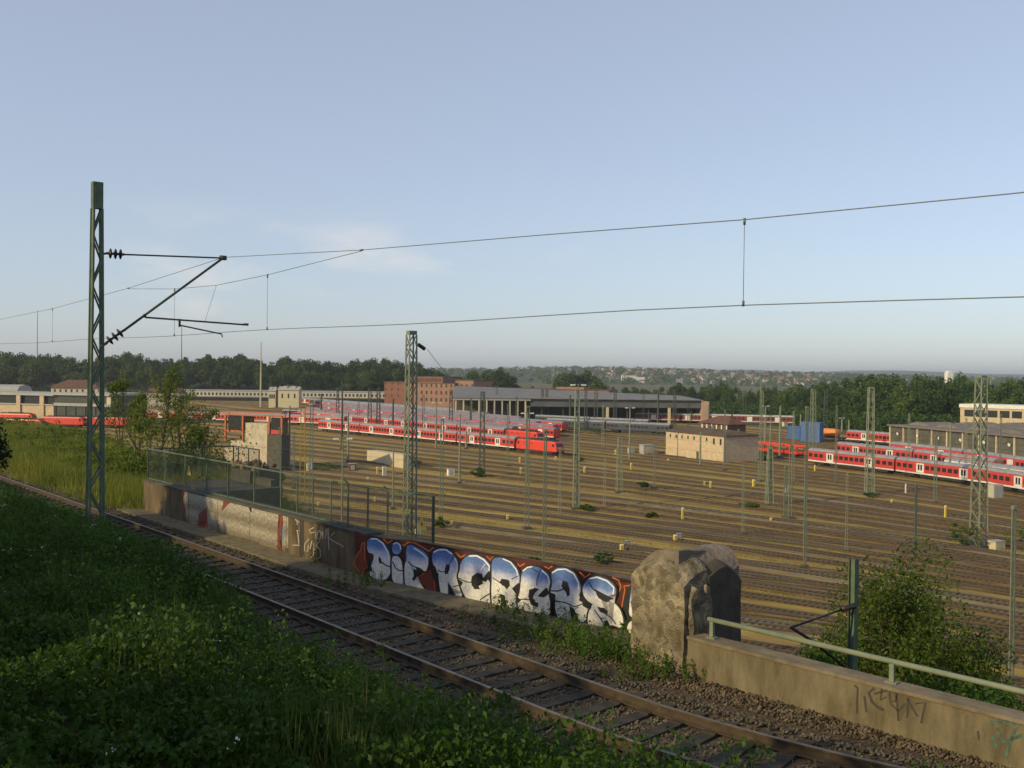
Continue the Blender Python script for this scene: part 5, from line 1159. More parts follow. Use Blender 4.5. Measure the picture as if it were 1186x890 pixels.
# point markers
def marker(px, yb, h, label, wide=.22, mtl=m_yellow):
    P = at(px, yb, ZY); H = .85*h/FPX*P.y; wide *= .75
    r = empty('track_marker', P, .4, label, 'marker post', 'small marker posts between the tracks')
    b = MB(); w_ = wide*(P.y/150)**.5; b.box(-w_, w_, -w_*.8, w_*.8, 0, H*.86); b.build('post', mtl, r); b = MB(); b.prism([(-w_*.8, H*.86), (w_*.8, H*.86), (w_*.4, H), (-w_*.4, H)], -w_, w_); b.build('cap', m_cream if mtl is m_yellow else m_wht, r)
mk = [(602, 536.5, 8, 'beside the nearest coaches, upper of two in line'), (603, 550, 10, 'beside the twin channel mast, lower of two in line'), (643.5, 534, 6, 'in front of the nearest locomotive'), (677, 549, 10, 'right of the tall lattice tower'), (588, 603, 8, 'left of the foot of the twin channel mast'), (713, 527, 7, 'above the short lattice mast'),
      (731, 545, 10, 'below the hall lamp post'), (720, 639, 10, 'nearest the pier, thick one'), (774, 535, 4, 'under the left end of the sandstone house'), (823, 566, 10, 'below the sandstone house'), (873, 564, 10, 'bent one below the car carrier'), (790.6, 603, 18, 'tallest pale one at the centre right'), (782, 628, 10, 'just above the pier'), (944, 546, 8, 'under the left end of the nearest right train'),
      (816, 562, 5, 'short one left of the pair below the house'), (1095, 600, 17, 'tall one in front of the largest tower'), (437, 549.5, 10, 'next to the white cylinder left of the big tower'), (426, 557, 5, 'small one below the pale low wall'), (434, 582, 7, 'seen through the middle fence panels'), (368.7, 587, 6, 'seen through the fence by the channel mast'), (523, 609, 7, 'beside the green shrub right of the fence end'), (549, 552, 7, 'near the shrub below the nearest coaches'), (404, 498, 5, 'left of the centre trains'), (1033, 583, 5, 'small one below the tower before the right train'), (893, 604, 5, 'small one under the short lattice mast')]
for px, yb, h, lab in mk: marker(px, yb, h, 'small yellow marker '+lab, .30 if px in (720, 782, 873) else .2)
for px, yb, h, lab in ((878, 532, 14, 'left of the red car carrier'), (1049, 571.5, 13, 'in front of the nearest right train'), (410, 495, 6, 'among the far left tracks'), (416, 494, 7, 'second among the far left tracks')): marker(px, yb, h, 'thin white post '+lab, .14, m_wht)
def cab(px, yb, wpx, hpx, label, mtl=m_wht, rz=.35, dep=.8):
    P = at(px, yb, ZY); k = P.y/FPX; W = wpx*k*.85; H = hpx*k
    r = empty('equipment_cabinet', P, rz, label, 'cabinet', 'small cabinets in the yard'); b = MB(); b.box(-W/2, W/2, -W*dep/2, W*dep/2, 0, H*.93); b.build('housing', mtl, r)
    b = MB(); b.box(-W/2-.05, W/2+.05, -W*dep/2-.05, W*dep/2+.05, H*.93+.002, H); b.build('lid', m_lgrey, r); b = MB(); b.box(-W*.35, W*.3, -W*dep/2-.02, -W*dep/2, H*.12, H*.8); b.build('door', m_pale, r)
cab(522, 551, 9, 8, 'white equipment box right of the big tower'); cab(1154, 636, 17, 10, 'cream concrete box beside the largest tower', m_cream2); cab(749, 526, 16, 11, 'grey cabin left of the sandstone house', m_lgrey); cab(445, 551, 5, 11, 'white slim cabinet left of the big tower', m_wht)
cab(408, 545, 9, 8, 'reddish brown box below the pale low wall', m_tile); cab(358, 545, 7, 9, 'white box at the foot of the ochre mast'); cab(912, 572, 6, 6, 'small grey box below the car carrier', m_lgrey); cab(731, 525, 8, 6, 'small pale box left of the grey cabin', m_pale)
cab(484, 620, 7, 11, 'white switch box at the foot of the big green tower', m_wht); cab(727, 632, 5, 6, 'blue board beside the thick yellow marker', m_blue); cab(787, 623, 6, 5, 'blue board beside the marker above the pier', m_blue); cab(1033, 548, 5, 5, 'blue grey box near the second right train', m_lgrey)
# white tank and cylinder
P = at(845, 534, ZY); r = empty('storage_tank', P, .35, 'rounded white storage tank at the right end of the sandstone house', 'tank')
b = MB(); b.tube([(-1.9, 0, 1.4), (-1.6, 0, 1.4), (-1.1, 0, 1.4), (1.1, 0, 1.4), (1.6, 0, 1.4), (1.9, 0, 1.4)], 1.3, 18, radii=[.3, .95, 1.3, 1.3, .95, .3]); b.build('vessel', m_wht, r, True); b = MB(); b.box(-1.1, -.8, -.9, .9, 0, .6); b.box(.8, 1.1, -.9, .9, 0, .6); b.build('saddle', m_grey, r)
P = at(835, 533, ZY); r = empty('upright_tank', P, 0, 'slim white upright tank beside the rounded one', 'tank'); b = MB(); b.tube([(0, 0, 0), (0, 0, 2.3), (0, 0, 2.6)], .7, 14, radii=[.75, .75, .35]); b.build('vessel', m_wht, r)
b = MB(); b.tube([(0, 0, 2.6), (0, 0, 2.8)], .2, 8); b.build('cap', m_lgrey, r)
# shrubs in the yard
for i, (px, yb, w_, h, lab) in enumerate(((552, 553, 3.2, 2.2, 'small green shrub below the nearest coaches'), (512, 612, 2.2, 1.5, 'green shrub right of the fence end'), (700, 655, 2.6, 1.6, 'yellow green shrub above the blue letters'), (620, 655, 1.6, 1.0, 'little shrub by the thin channel mast'), (1116, 634, 4.2, 3.2, 'shrub at the left of the largest tower'), (1190, 640, 5, 4, 'shrub at the right edge beyond the cream box'), (745, 566, 2.4, 1.4, 'low shrub between two masts'), (868, 588, 3.5, 1.2, 'green patch at the foot of the short lattice mast'),
                                     (380, 545, 7, 1.5, 'bright green patch right of the ochre mast'), (480, 541, 4, 1.4, 'green patch right of the pale low wall'), (300, 552, 4, 2.5, 'shrub at the foot of the ruined cabin'), (690, 505, 6, 3, 'shrub beyond the nearest locomotive'), (790, 505, 7, 2.5, 'wide shrub behind the sandstone house'), (888, 534, 3, 2.4, 'dark shrub under the car carrier'), (325, 560, 3, 2.4, 'small shrub before the grey cabin pillar'), (670, 535, 3, 1.2, 'low weeds right of the nearest locomotive'), (755, 600, 2, 1, 'weeds between the middle sidings'), (680, 592, 3, 1., 'weeds at the foot of the tall lattice tower'), (1010, 577, 3, 1., 'weeds at the foot of the tower before the right train'))):
    P = at(px, yb, ZY); bush(px, yb, P.y, w_, h, lab, m_leaf_bush if i % 3 else m_leaf_bank, 700, .3, 'shrubs growing in the yard', z=ZY, name='yard_shrub', dens=14, cat_='shrub', branches=4)
# ------------------------------------------------------------------ buildings
def bld(name, A, B, label, cat_='building', group=None, z=ZY):
    P = Vector((A.x, A.y, z)); r = empty(name, P, math.atan2(B.y-A.y, B.x-A.x), label, cat_, group); return r, (Vector((B.x, B.y, 0))-Vector((A.x, A.y, 0))).length
# local frame: x along the front (left to right), -y towards the viewer, y away
def windows(r, xs_, z0, z1, wd, y=-.03, mtl=m_glass, name='window', frame=m_pale):
    for x in xs_:
        b = MB(); b.box(x-wd/2-.1, x+wd/2+.1, y, .0, z0-.1, z0, 0); b.box(x-wd/2-.1, x+wd/2+.1, y, .0, z1, z1+.1, 0); b.box(x-wd/2-.1, x-wd/2, y, 0, z0, z1, 0); b.box(x+wd/2, x+wd/2+.1, y, 0, z0, z1, 0)
        f_ = b.build(name, frame, r); b = MB(); b.box(x-wd/2, x+wd/2, y+.01, -.001, z0, z1); b.build('pane', mtl, f_)
# sandstone house
A = at(771, 527.5, ZY); B = at(838, 536.5, ZY)
r, Ln = bld('sandstone_house', A, B, 'long flat roofed sandstone house with a row of small windows in the yard')
b = MB(); b.box(0, Ln, 0, 11, 0, 6.6); b.build('wall', m_sand, r)
b = MB(); b.box(-.5, Ln+.5, -.5, 11.5, 6.6, 6.85); b.add([(-.5, -.5, 6.85), (Ln+.5, -.5, 6.85), (Ln+.5, 11.5, 6.85), (-.5, 11.5, 6.85), (3, 5.5, 7.9), (Ln-3, 5.5, 7.9)], [(0, 1, 5, 4), (1, 2, 5), (2, 3, 4, 5), (3, 0, 4)]); b.build('roof', m_rust, r)
windows(r, np.linspace(2, Ln*.72, 7), 5.0, 5.9, .55); windows(r, [Ln*.84, Ln*.95], 4.4, 5.9, .7)
b = MB(); b.box(Ln*.55, Ln*.55+1, -.04, 0, 0, 2.1); b.build('door', m_grey, r); b = MB(); b.tube([(Ln*.56+1.2, -.08, 0), (Ln*.56+1.2, -.08, 4)], .07, 6); b.build('downpipe', m_dkmast, r)
# signal house with hip roof behind
A = at(811, 508, ZY); B = at(843, 511, ZY); r, Ln = bld('signal_house', A, B, 'small half timbered house with a dark red hipped roof behind the sandstone one')
b = MB(); b.box(0, Ln, 0, 8, 0, 5.4); b.build('wall', m_tile, r); b = MB(); b.add([(-.8, -.8, 5.4), (Ln+.8, -.8, 5.4), (Ln+.8, 8.8, 5.4), (-.8, 8.8, 5.4), (3, 4, 7.6), (Ln-3, 4, 7.6)], [(0, 1, 5, 4), (1, 2, 5), (2, 3, 4, 5), (3, 0, 4), (3, 2, 1, 0)]); b.build('roof', m_tile, r)
b = MB(); 
for x in np.linspace(.6, Ln-1, 6): b.box(x, x+.5, -.05, -.001, 2.6, 5.2)
b.build('plaster_panels', m_wht, r); windows(r, [2.2, 5.2, 7.2], 3.2, 4.6, .8, y=-.09)
# pale low wall
A = at(425, 534.5, ZY); B = at(467, 543, ZY); r, Ln = bld('loading_wall', A, B, 'pale weathered concrete wall end left of the big green tower', 'wall')
b = MB(); b.add([(0, 0, 0), (Ln, 0, 0), (Ln, 0, 3.1), (0, 0, 2.7), (0, 2.5, 0), (Ln, 2.5, 0), (Ln, 2.5, 3.1), (0, 2.5, 2.7)], [(0, 1, 2, 3), (3, 2, 6, 7), (1, 5, 6, 2), (0, 3, 7, 4), (5, 4, 7, 6)]); b.build('wall_block', mat('streaked_pale_concrete', (.40, .33, .22), (.52, .45, .32), .9, 1, stretch=(3, 3, .4)), r)
# ruined cabin with orange frame
A = at(258, 541, ZY); B = at(309, 545, ZY); r, Ln = bld('ruined_cabin', A, B, 'ruined pale cabin with orange steel frame and grey concrete pillar', 'building')
k = at(300, 543, ZY).y/FPX
m_pb = mat('pale_broken_blocks', (.34, .29, .21), (.5, .44, .34), .9, .9, bump=.4, bscale=3)
b = MB(); b.box(Ln*.5, Ln-.1, .2, 5, 0, 10.2); b.box(Ln*.1, Ln*.5, 1, 5, 0, 6.0); b.box(-1, Ln*.1, 1.5, 5, 0, 4.2); b.build('wall', m_pb, r)
b = MB(); b.box(Ln, Ln+4.2, 0, 2.5, 0, 7.9); b.build('concrete_pillar', m_grey, r)
b = MB()
for z in (11.9, 12.6): b.box(Ln*.05, Ln+4.3, 0, .35, z-.2, z+.1)
for x in (Ln*.05, Ln*.45, Ln+.5, Ln+4.1): b.box(x-.22, x+.22, -.05, .3, 7.95 if x > Ln else 6, 12)
b.box(Ln*.05, Ln*.45, .02, .3, 8, 8.4); b.build('steel_frame', m_orange, r)
b = MB(); b.box(Ln+1.0, Ln+3.8, .1, 2.4, 8.0, 11.6); b.build('cabin_glazing', m_glass, r); b = MB(); b.box(Ln*.1, Ln*.42, .3, 4, 8.4, 11.7); b.build('dark_glazing', m_glass, r)
b = MB(); b.box(Ln+1.1, Ln+3.7, 0, .09, 8.0, 8.9); b.build('red_board', m_red, r); b = MB(); b.box(Ln*.1, Ln+4.6, .1, 4.5, 12.72, 12.95); b.build('roof', m_rust, r)
# blue containers
for x0, yb, x1, hpx, lab in ((912, 509, 926, 15, 'shorter blue container by the wood'), (927, 512, 949, 23, 'tall blue container by the wood')):
    A = at(x0, yb, ZY); B = at(x1, yb+1.5, ZY); r, Ln = bld('blue_container', A, B, lab, 'container', 'blue containers'); H = hpx*A.y/FPX
    b = MB(); b.box(0, Ln, 0, 2.5, .15, H); 
    for x in np.arange(.3, Ln-.2, .6): b.box(x, x+.18, -.06, -.001, .3, H-.2)
    b.build('body', m_blue, r); b = MB(); b.box(-.1, Ln+.1, -.1, 2.6, H+.002, H+.14); b.build('roof', m_blue, r); b = MB(); b.box(.2, 1, .1, 2.4, 0, .15); b.box(Ln-1, Ln-.2, .1, 2.4, 0, .15); b.build('footing', m_grey, r)
cab(589+320, 494, 6, 5, 'cream hut beside the shorter blue container', m_cream2); cab(884, 491, 8, 5, 'pale hut at the edge of the wood', m_pale)
# glazed shed on the right
A = at(1030, 519, ZY); B = at(1186, 538, ZY); d = (B-A).normalized(); B2 = B+d*60; r, Ln = bld('glazed_shed', A, B2, 'wide low engine shed with glazed front and humped brown roof at the right')
H = 7.2; b = MB(); b.box(0, Ln, .3, 46, 0, H-.4); b.build('wall', mat('shed_glass_wall', (.07, .068, .055), (.12, .11, .085), .35, .35, spec=.5), r)
b = MB(); b.box(0, Ln, -.05, .28, 0, 1.6); b.build('plinth_wall', m_sand, r)
for i, x in enumerate(np.arange(.2, Ln, 6.3)):
    b = MB(); b.box(x-.22, x+.22, -.1, .29, 1.6, H-.4); b.build('column', m_cream2 if i % 2 == 0 else m_sand, r)
for z in (3.2, 4.8): b = MB(); b.box(0, Ln, .22, .29, z, z+.12); b.build('glazing_bar', m_dkmast, r)
b = MB(); b.box(-.6, Ln+.6, -.7, 47, H-.4, H); b.build('roof', m_barn, r)
for j in range(3):
    for i in range(7):
        x = 6+i*12.5+j*2.5; y = 6+j*14; b = MB(); prof = [(x-5, 0), (x-3.4, .7), (x-.6, 1.05), (x+2.5, .6), (x+4.6, 0)]
        b.add([(q[0], y, H+q[1]) for q in prof]+[(q[0], y+11, H+q[1]) for q in prof], [(0, 1, 2, 3, 4), (9, 8, 7, 6, 5), (0, 5, 6, 1), (1, 6, 7, 2), (2, 7, 8, 3), (3, 8, 9, 4)]); b.build('roof_lantern', m_barn, r)
for x in np.arange(4, Ln, 9.): b = MB(); b.tube([(x, -.2, 4.6), (x, .2, 4.7)], .35, 8, radii=[.5, .2]); b.build('lamp', m_wht, r)
b = MB(); 
for x in (24, 34, 62): b.box(x, x+3.4, -.12, -.06, .2, 1.9)
b.build('red_boards', m_red, r)
# pale upper building
A = atY(1112, 486, 345); B = atY(1186, 489, 330); A.z = B.z = ZY; r, Ln = bld('pale_office_block', A, B+(B-A).normalized()*40, 'pale flat roofed building with a window band behind the glazed shed'); zt_ = atY(1112, 468, 345).z-ZY
b = MB(); b.box(0, Ln, 0, 14, 0, zt_-1.2); b.build('wall', m_sand, r); b = MB(); b.box(-.3, Ln, -.3, 14, zt_-1.2, zt_); b.build('roof_edge', m_wht, r)
windows(r, np.arange(3, Ln-2, 3.9), zt_-4.3, zt_-1.9, 3.2, frame=m_cream2)
# hall
A = at(525, 488, ZY); B = at(812, 491, ZY); r, Ln = bld('train_hall', A, B, 'very long train shed with grey fascia and open columns behind the trains'); H = 10.2
cut = Ln*.31
b = MB(); b.box(cut, Ln, .3, 50, H-3.4, H); b.build('fascia', m_fasc, r)
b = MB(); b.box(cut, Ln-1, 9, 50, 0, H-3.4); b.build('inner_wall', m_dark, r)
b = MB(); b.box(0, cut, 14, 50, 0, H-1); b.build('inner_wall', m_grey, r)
b = MB(); b.add([(-1, -1, H), (Ln+.5, -1, H), (Ln+.5, 50, H), (-1, 50, H), (-1, -1, H+.35), (Ln+.5, -1, H+.3), (Ln+.5, 50, H+1.0), (-1, 50, H+4.6)], [(0, 3, 2, 1), (4, 5, 6, 7), (0, 1, 5, 4), (1, 2, 6, 5), (2, 3, 7, 6), (3, 0, 4, 7)]); b.build('roof', mat('hall_roofing', (.14, .14, .135), (.19, .185, .18), .8, .2), r)
b = MB(); b.box(-1, cut, -.6, .2, H-.9, H-.01); b.build('edge_beam', m_lgrey, r)
for x in np.arange(1, cut, 3.4): b = MB(); b.box(x-.32, x+.32, -.3, .4, 0, H-.9); b.build('column', m_cream2 if int(x) % 3 else m_pale, r)
for x in (Ln*.62, Ln*.87): b = MB(); b.box(x-.6, x+.6, -.4, .25, 0, H-3.4); b.build('column', m_cream2, r)
for x in np.arange(cut+5, Ln, 9.5): b = MB(); b.box(x-.2, x+.2, 2, 2.5, 0, H-3.4); b.build('column', m_grey, r)
b = MB(); b.box(Ln+.01, Ln+3.4, -.5, 30, 0, H-.4); b.build('end_pillar', mat('pinkish_brick', (.36, .24, .17), (.44, .30, .22), .9, .3), r)
# brick buildings
def facade(r, Ln, z0, n, rows, dz, wd, h_):
    for j in range(rows): windows(r, np.linspace(Ln*.06, Ln*.94, n), z0+dz*j, z0+dz*j+h_, wd, frame=m_brick)
A = atY(468, 475, 560); B = atY(526, 475, 545); A.z = B.z = ZY; r, Ln = bld('brick_block', A, B, 'tall red brick block with stepped roofline left of the hall')
zt_ = atY(490, 437, 555).z-ZY
b = MB(); b.box(0, Ln, 0, 20, 0, zt_-3); b.box(Ln*.05, Ln*.75, 1, 18, zt_-3, zt_); b.build('wall', m_brick, r); b = MB(); b.box(-.4, Ln+.4, -.4, 20.4, zt_-3.3, zt_-2.99); b.box(Ln*.04, Ln*.76, .8, 18.2, zt_+.002, zt_+.4); b.build('roof', m_rust, r); facade(r, Ln, 5, 10, 3, 3.9, 1.1, 1.9)
b = MB(); b.box(Ln*.07, Ln*.73, .9, .99, zt_-2.6, zt_-.5); b.build('panel_band', m_tile, r)
A = atY(445, 474, 600); B = atY(470, 474, 590); A.z = B.z = ZY; r, Ln = bld('brick_wing', A, B, 'dark brick wing at the left of the tall brick block'); zt_ = atY(455, 443, 595).z-ZY
b = MB(); b.box(0, Ln, 0, 16, 0, zt_); b.build('wall', mat('dark_brick', (.15, .065, .045), (.2, .09, .06), .9, .3), r); b = MB(); b.box(-.3, Ln, -.3, 16.3, zt_+.002, zt_+.4); b.build('roof', m_rust, r); facade(r, Ln, 6, 4, 3, 3.6, 1.1, 1.6)
A = atY(527, 476, 548); B = atY(548, 476, 540); A.z = B.z = ZY; r, Ln = bld('brick_wing', A, B, 'lower brick wing at the right of the tall brick block'); zt_ = atY(535, 441, 545).z-ZY
b = MB(); b.box(0, Ln, 0, 16, 0, zt_); b.build('wall', m_brick, r); b = MB(); b.box(0, Ln+.3, -.3, 16.3, zt_+.002, zt_+.4); b.build('roof', m_rust, r); facade(r, Ln, 6, 4, 3, 3.6, 1.1, 1.6)
A = atY(548, 470, 640); B = atY(705, 470, 600); A.z = B.z = ZY; r, Ln = bld('long_brick_building', A, B, 'long low brick building showing above the hall roof'); zt_ = atY(600, 451, 622).z-ZY
b = MB(); b.box(0, Ln, 0, 14, 0, zt_); b.box(Ln*.62, Ln*.82, 1, 12, zt_, zt_+1.8); b.build('wall', m_brick, r); b = MB(); b.box(-.3, Ln+.3, -.4, 14.3, zt_+.002, zt_+.5); b.build('roof', m_tile, r); windows(r, np.linspace(3, Ln-3, 26), zt_-2.6, zt_-.9, 1.5, frame=m_brick)
# long white arcade building at left
A = atY(190, 472, 640); B = atY(448, 472, 640); A.z = B.z = ZY; r, Ln = bld('long_arcade_building', A, B, 'very long pale building with small dark windows before the left wood'); zt_ = atY(400, 454.5, 640).z-ZY
b = MB(); b.box(0, Ln, 0, 12, 0, zt_); b.build('wall', mat('pale_grey_plaster', (.40, .385, .34), (.47, .45, .40), .9, .1), r); b = MB(); b.box(-.3, Ln+.3, -.4, 12.4, zt_+.002, zt_+.5); b.build('roof', m_lgrey, r)
b = MB(); b.box(0, Ln, -.8, -.01, 0, zt_*.52); b.build('lower_wall', mat('brown_render', (.17, .125, .09), (.22, .17, .12), .9, .2), r)
windows(r, np.linspace(2, Ln-2, 58), zt_*.62, zt_*.84, 1.2, frame=m_pale)
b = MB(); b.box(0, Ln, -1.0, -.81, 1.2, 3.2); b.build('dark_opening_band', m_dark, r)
for px, x1, yt, lab in ((311, 319, 453, 'small cream house in front of the long arcade building, left one'), (322, 346, 452, 'wider cream house in front of the long arcade building')):
    A = atY(px, 470, 560); B = atY(x1, 470, 560); A.z = B.z = ZY; r, Ln = bld('cream_house', A, B, lab, 'house', 'cream houses'); zt_ = atY(px, yt, 560).z-ZY
    b = MB(); b.box(0, Ln, 0, 8, 0, zt_); b.build('wall', m_cream2, r); b = MB(); b.prism([(-.5, zt_), (8.5, zt_), (4, zt_+2.0)], -.3, Ln+.3); b.build('roof', m_lgrey, r); windows(r, np.linspace(Ln*.2, Ln*.8, 3), zt_*.55, zt_*.8, .8)
    for q in (.3, .7): b = MB(); b.tube([(Ln*q-1.2, 3, zt_+1.0), (Ln*q+1.2, 3, zt_+1.0)], 1.3, 12); b.build('dormer', m_lgrey, r)
# left sheds
A = atY(-40, 490, 395); B = atY(62, 490, 380); A.z = B.z = ZY; r, Ln = bld('sandstone_shed', A, B, 'sandstone engine shed with clerestory band at the far left'); zt_ = atY(30, 455, 388).z-ZY
b = MB(); b.box(0, Ln, 0, 20, 0, zt_-4.2); b.build('wall', m_sand, r)
for x in (Ln*.62, Ln*.88): b = MB(); b.box(x-1, x+1, -.6, .0, 0, zt_-.6); b.build('buttress', m_sand, r)
b = MB(); b.box(0, Ln, .6, 19, zt_-4.2, zt_-.9); b.build('clerestory', m_glass, r); b = MB(); b.box(-.5, Ln+.5, -.8, 20.5, zt_-.9, zt_); b.build('roof', m_lgrey, r); b = MB(); b.box(0, Ln, -.4, -.01, zt_-4.6, zt_-4.1); b.build('ledge', m_lgrey, r)
A = atY(62.5, 490, 380); B = atY(128, 489, 372); A.z = B.z = ZY; r, Ln = bld('glazed_engine_shed', A, B, 'engine shed with dark glazed doors beside the sandstone shed'); zt_ = atY(90, 455.5, 376).z-ZY
b = MB(); b.box(0, Ln, .4, 20, 0, zt_-.9); b.build('wall', mat('green_black_glazing', (.025, .035, .028), (.05, .06, .05), .3, .2, spec=.5), r)
b = MB(); b.box(-.5, Ln+.5, -.8, 20.5, zt_-.9, zt_); b.build('roof', m_lgrey, r); b = MB(); b.box(0, Ln, -.3, .39, zt_-5, zt_-3.9); b.build('lintel', m_lgrey, r)
for x in np.arange(.5, Ln+.1, 4.6): b = MB(); b.box(x-.18, x+.18, .1, .39, 0, zt_-5); b.build('column', m_dkmast, r)
b = MB(); b.box(Ln*.93, Ln*1.0, .0, .38, zt_-3.9, zt_-.92); b.build('cream_panel', m_cream2, r)
A = atY(59, 470, 520); B = atY(113, 470, 520); A.z = B.z = ZY; r, Ln = bld('hip_roof_house', A, B, 'cream house with a brown hipped roof behind the left sheds', 'house'); z0_ = atY(80, 449, 520).z-ZY; z1_ = atY(80, 443.5, 520).z-ZY
b = MB(); b.box(0, Ln, 0, 12, 0, z0_); b.build('wall', m_cream2, r); b = MB(); b.add([(-1, -1, z0_), (Ln+1, -1, z0_), (Ln+1, 13, z0_), (-1, 13, z0_), (6, 6, z1_+1.5), (Ln-6, 6, z1_+1.5)], [(0, 1, 5, 4), (1, 2, 5), (2, 3, 4, 5), (3, 0, 4), (3, 2, 1, 0)]); b.build('roof', m_tile, r); windows(r, np.linspace(2, Ln-2, 8), z0_-2.6, z0_-1.0, 1.0)
A = atY(-20, 470, 450); B = atY(20, 470, 450); A.z = B.z = ZY; r, Ln = bld('pale_workshop', A, B, 'pale workshop with a rounded grey roof at the far left edge'); z0_ = atY(10, 452, 450).z-ZY
b = MB(); b.box(0, Ln, 0, 14, 0, z0_); b.build('wall', m_pale, r); b = MB(); b.prism([(0, z0_), (14, z0_), (12, z0_+1.6), (7, z0_+2.4), (2, z0_+1.6)], 0, Ln); b.build('roof', m_lgrey, r)
for px, x1, lab in ((170, 192, 'pale house behind the saplings, left one'), (196, 208, 'pale house behind the saplings, right one')):
    A = atY(px, 470, 560); B = atY(x1, 470, 560); A.z = B.z = ZY; r, Ln = bld('pale_house', A, B, lab, 'house', 'pale houses behind the saplings'); z0_ = atY(px, 455, 560).z-ZY
    b = MB(); b.box(0, Ln, 0, 9, 0, z0_); b.build('wall', m_pale, r); b = MB(); b.prism([(-.5, z0_), (9.5, z0_), (4.5, z0_+2.6)], -.3, Ln+.3); b.build('roof', m_tile, r); windows(r, np.linspace(2, Ln-2, 3), z0_-3, z0_-1.4, 1)
# ------------------------------------------------------------------ hills, woods, houses
def hillmesh(name, X, Y, zf, mtl, label):
    b = MB(); nx, ny = len(X), len(Y)
    for y in Y:
        for x in X: b.v.append((x, y, zf(x, y)))
    for j in range(ny-1):
        for i in range(nx-1): b.f.append((j*nx+i, j*nx+i+1, (j+1)*nx+i+1, (j+1)*nx+i)); b.m.append(0)
    return tag(b.build(name, mtl, smooth=True), label, 'hill', kind='structure')
m_hill = mat('wooded_hillside', (.02, .035, .012), (.06, .075, .03), .95, .008, detail=10)
m_hill2 = mat('far_blue_ridge', (.035, .05, .025), (.05, .065, .035), .95, .002)
def zpark(x, y):
    e = sm(560+0, 690, y)*sm(60, -60, -x) if 0 else sm(640, 700, y)*(1-sm(-90, 10, x)); return ZY-.3+12*e+2*e*math.sin(x*.02)
hillmesh('park_hill', np.arange(-700, 60, 25), np.arange(640, 980, 20), zpark, m_hill, 'wooded park slope behind the left buildings')
def zcity(x, y):
    k = sm(1700, 3000, y); hx = (22+5*math.sin(x*.0022+.7)+3*math.sin(x*.006))*(1-.4*sm(850, 1300, x))*(1-.25*sm(250, 0, 0-x if x < 0 else 0)*0); return ZY-1+k*hx-8*sm(3000, 3400, y)
hillmesh('city_hill', np.arange(-1800, 2600, 80), np.arange(1650, 3400, 60), zcity, m_hill, 'hillside covered with houses and trees in the distance')
def zfar(x, y):
    k = sm(6000, 7600, y); g = 44*math.exp(-((x-700)/170)**2)+30*math.exp(-((x-1800)/260)**2)+34*math.exp(-((x-2900)/520)**2)+20*math.exp(-((x-4200)/900)**2)
    return ZY-2+k*(26+g)
hillmesh('far_ridge', np.arange(-5000, 7000, 90), np.arange(5800, 8400, 200), zfar, m_hill2, 'faint blue ridge on the horizon')
# crown prototypes
def treeproto(i, leafm, n, rx, rz, cl, leaf):
    r = empty('broadleaf_tree'); Q = crown_pts(n, rx, rx, rz, cl, 5.2+rz*.62, .36); V, F = leaf_quads(Q, leaf, .4, .75); link('crown', npmesh('crown', V, F, leafm), r)
    b = MB(); b.tube([(0, 0, -1), (.1, 0, 4), (.3, .2, 5+rz)], .4, 7, radii=[.55, .4, .15])
    for k in range(6):
        a = random.random()*6.28; b.tube([(0, 0, 3.5+k*.7), (math.cos(a)*rx*.5, math.sin(a)*rx*.5, 6.5+k*1.1)], .12, 5, radii=[.22, .06])
    b.build('trunk', m_bark, r); return r
PT = [treeproto(i, m_leaf_far, 3400, random.uniform(6, 8), random.uniform(6.5, 8.5), 26, 1.0) for i in range(4)]
PR = [treeproto(i, m_leaf_right, 3800, random.uniform(5.5, 7), random.uniform(8, 10), 28, .85) for i in range(4)]
tused = set()
def tree_at(protos, P, s, label, group, sz=1.):
    o = random.choice(protos)
    if o.name in tused: o = copy_tree(o)
    else: tused.add(o.name)
    o.location = P; o.scale = (s*random.uniform(.9, 1.1), s*random.uniform(.9, 1.1), s*sz); o.rotation_euler = (0, 0, random.random()*6.28); tag(o, label, 'tree', group)
# silhouettes: (px, ytop) of the treetops along the photograph's skyline
SK = [(0, 402), (30, 404), (60, 408), (85, 411), (110, 415), (130, 405), (160, 408), (185, 412), (210, 411), (240, 409), (262, 407), (285, 408), (310, 416), (330, 411), (352, 410), (375, 412), (395, 417), (408, 414), (430, 411), (455, 413), (478, 416), (495, 420), (510, 427)]
k = 0
for row_, (Y, dy) in enumerate(((760, 0), (705, 5), (668, 14))):
    k = 0
    for px in np.arange(-18 if row_ else -10, 512-row_*18, 14 if row_ < 2 else 17):
        px_ = px+random.uniform(-4, 4); yt = np.interp(px_, [a for a, _ in SK], [c for _, c in SK])+dy+random.uniform(-1, 3)
        P = atY(px_, 440, Y+random.uniform(-8, 8)); zg = zpark(P.x, P.y); P.z = zg-.5; H = atY(px_, yt, P.y).z-zg
        s = max(.6, H/18.6)
        k += 1; tree_at(PT, P, s, '%s tree from the left in the %s row of the dark left wood' % (ordn(k), ['back', 'middle', 'front'][row_]), 'trees in the %s row of the left wood' % ['back', 'middle', 'front'][row_])
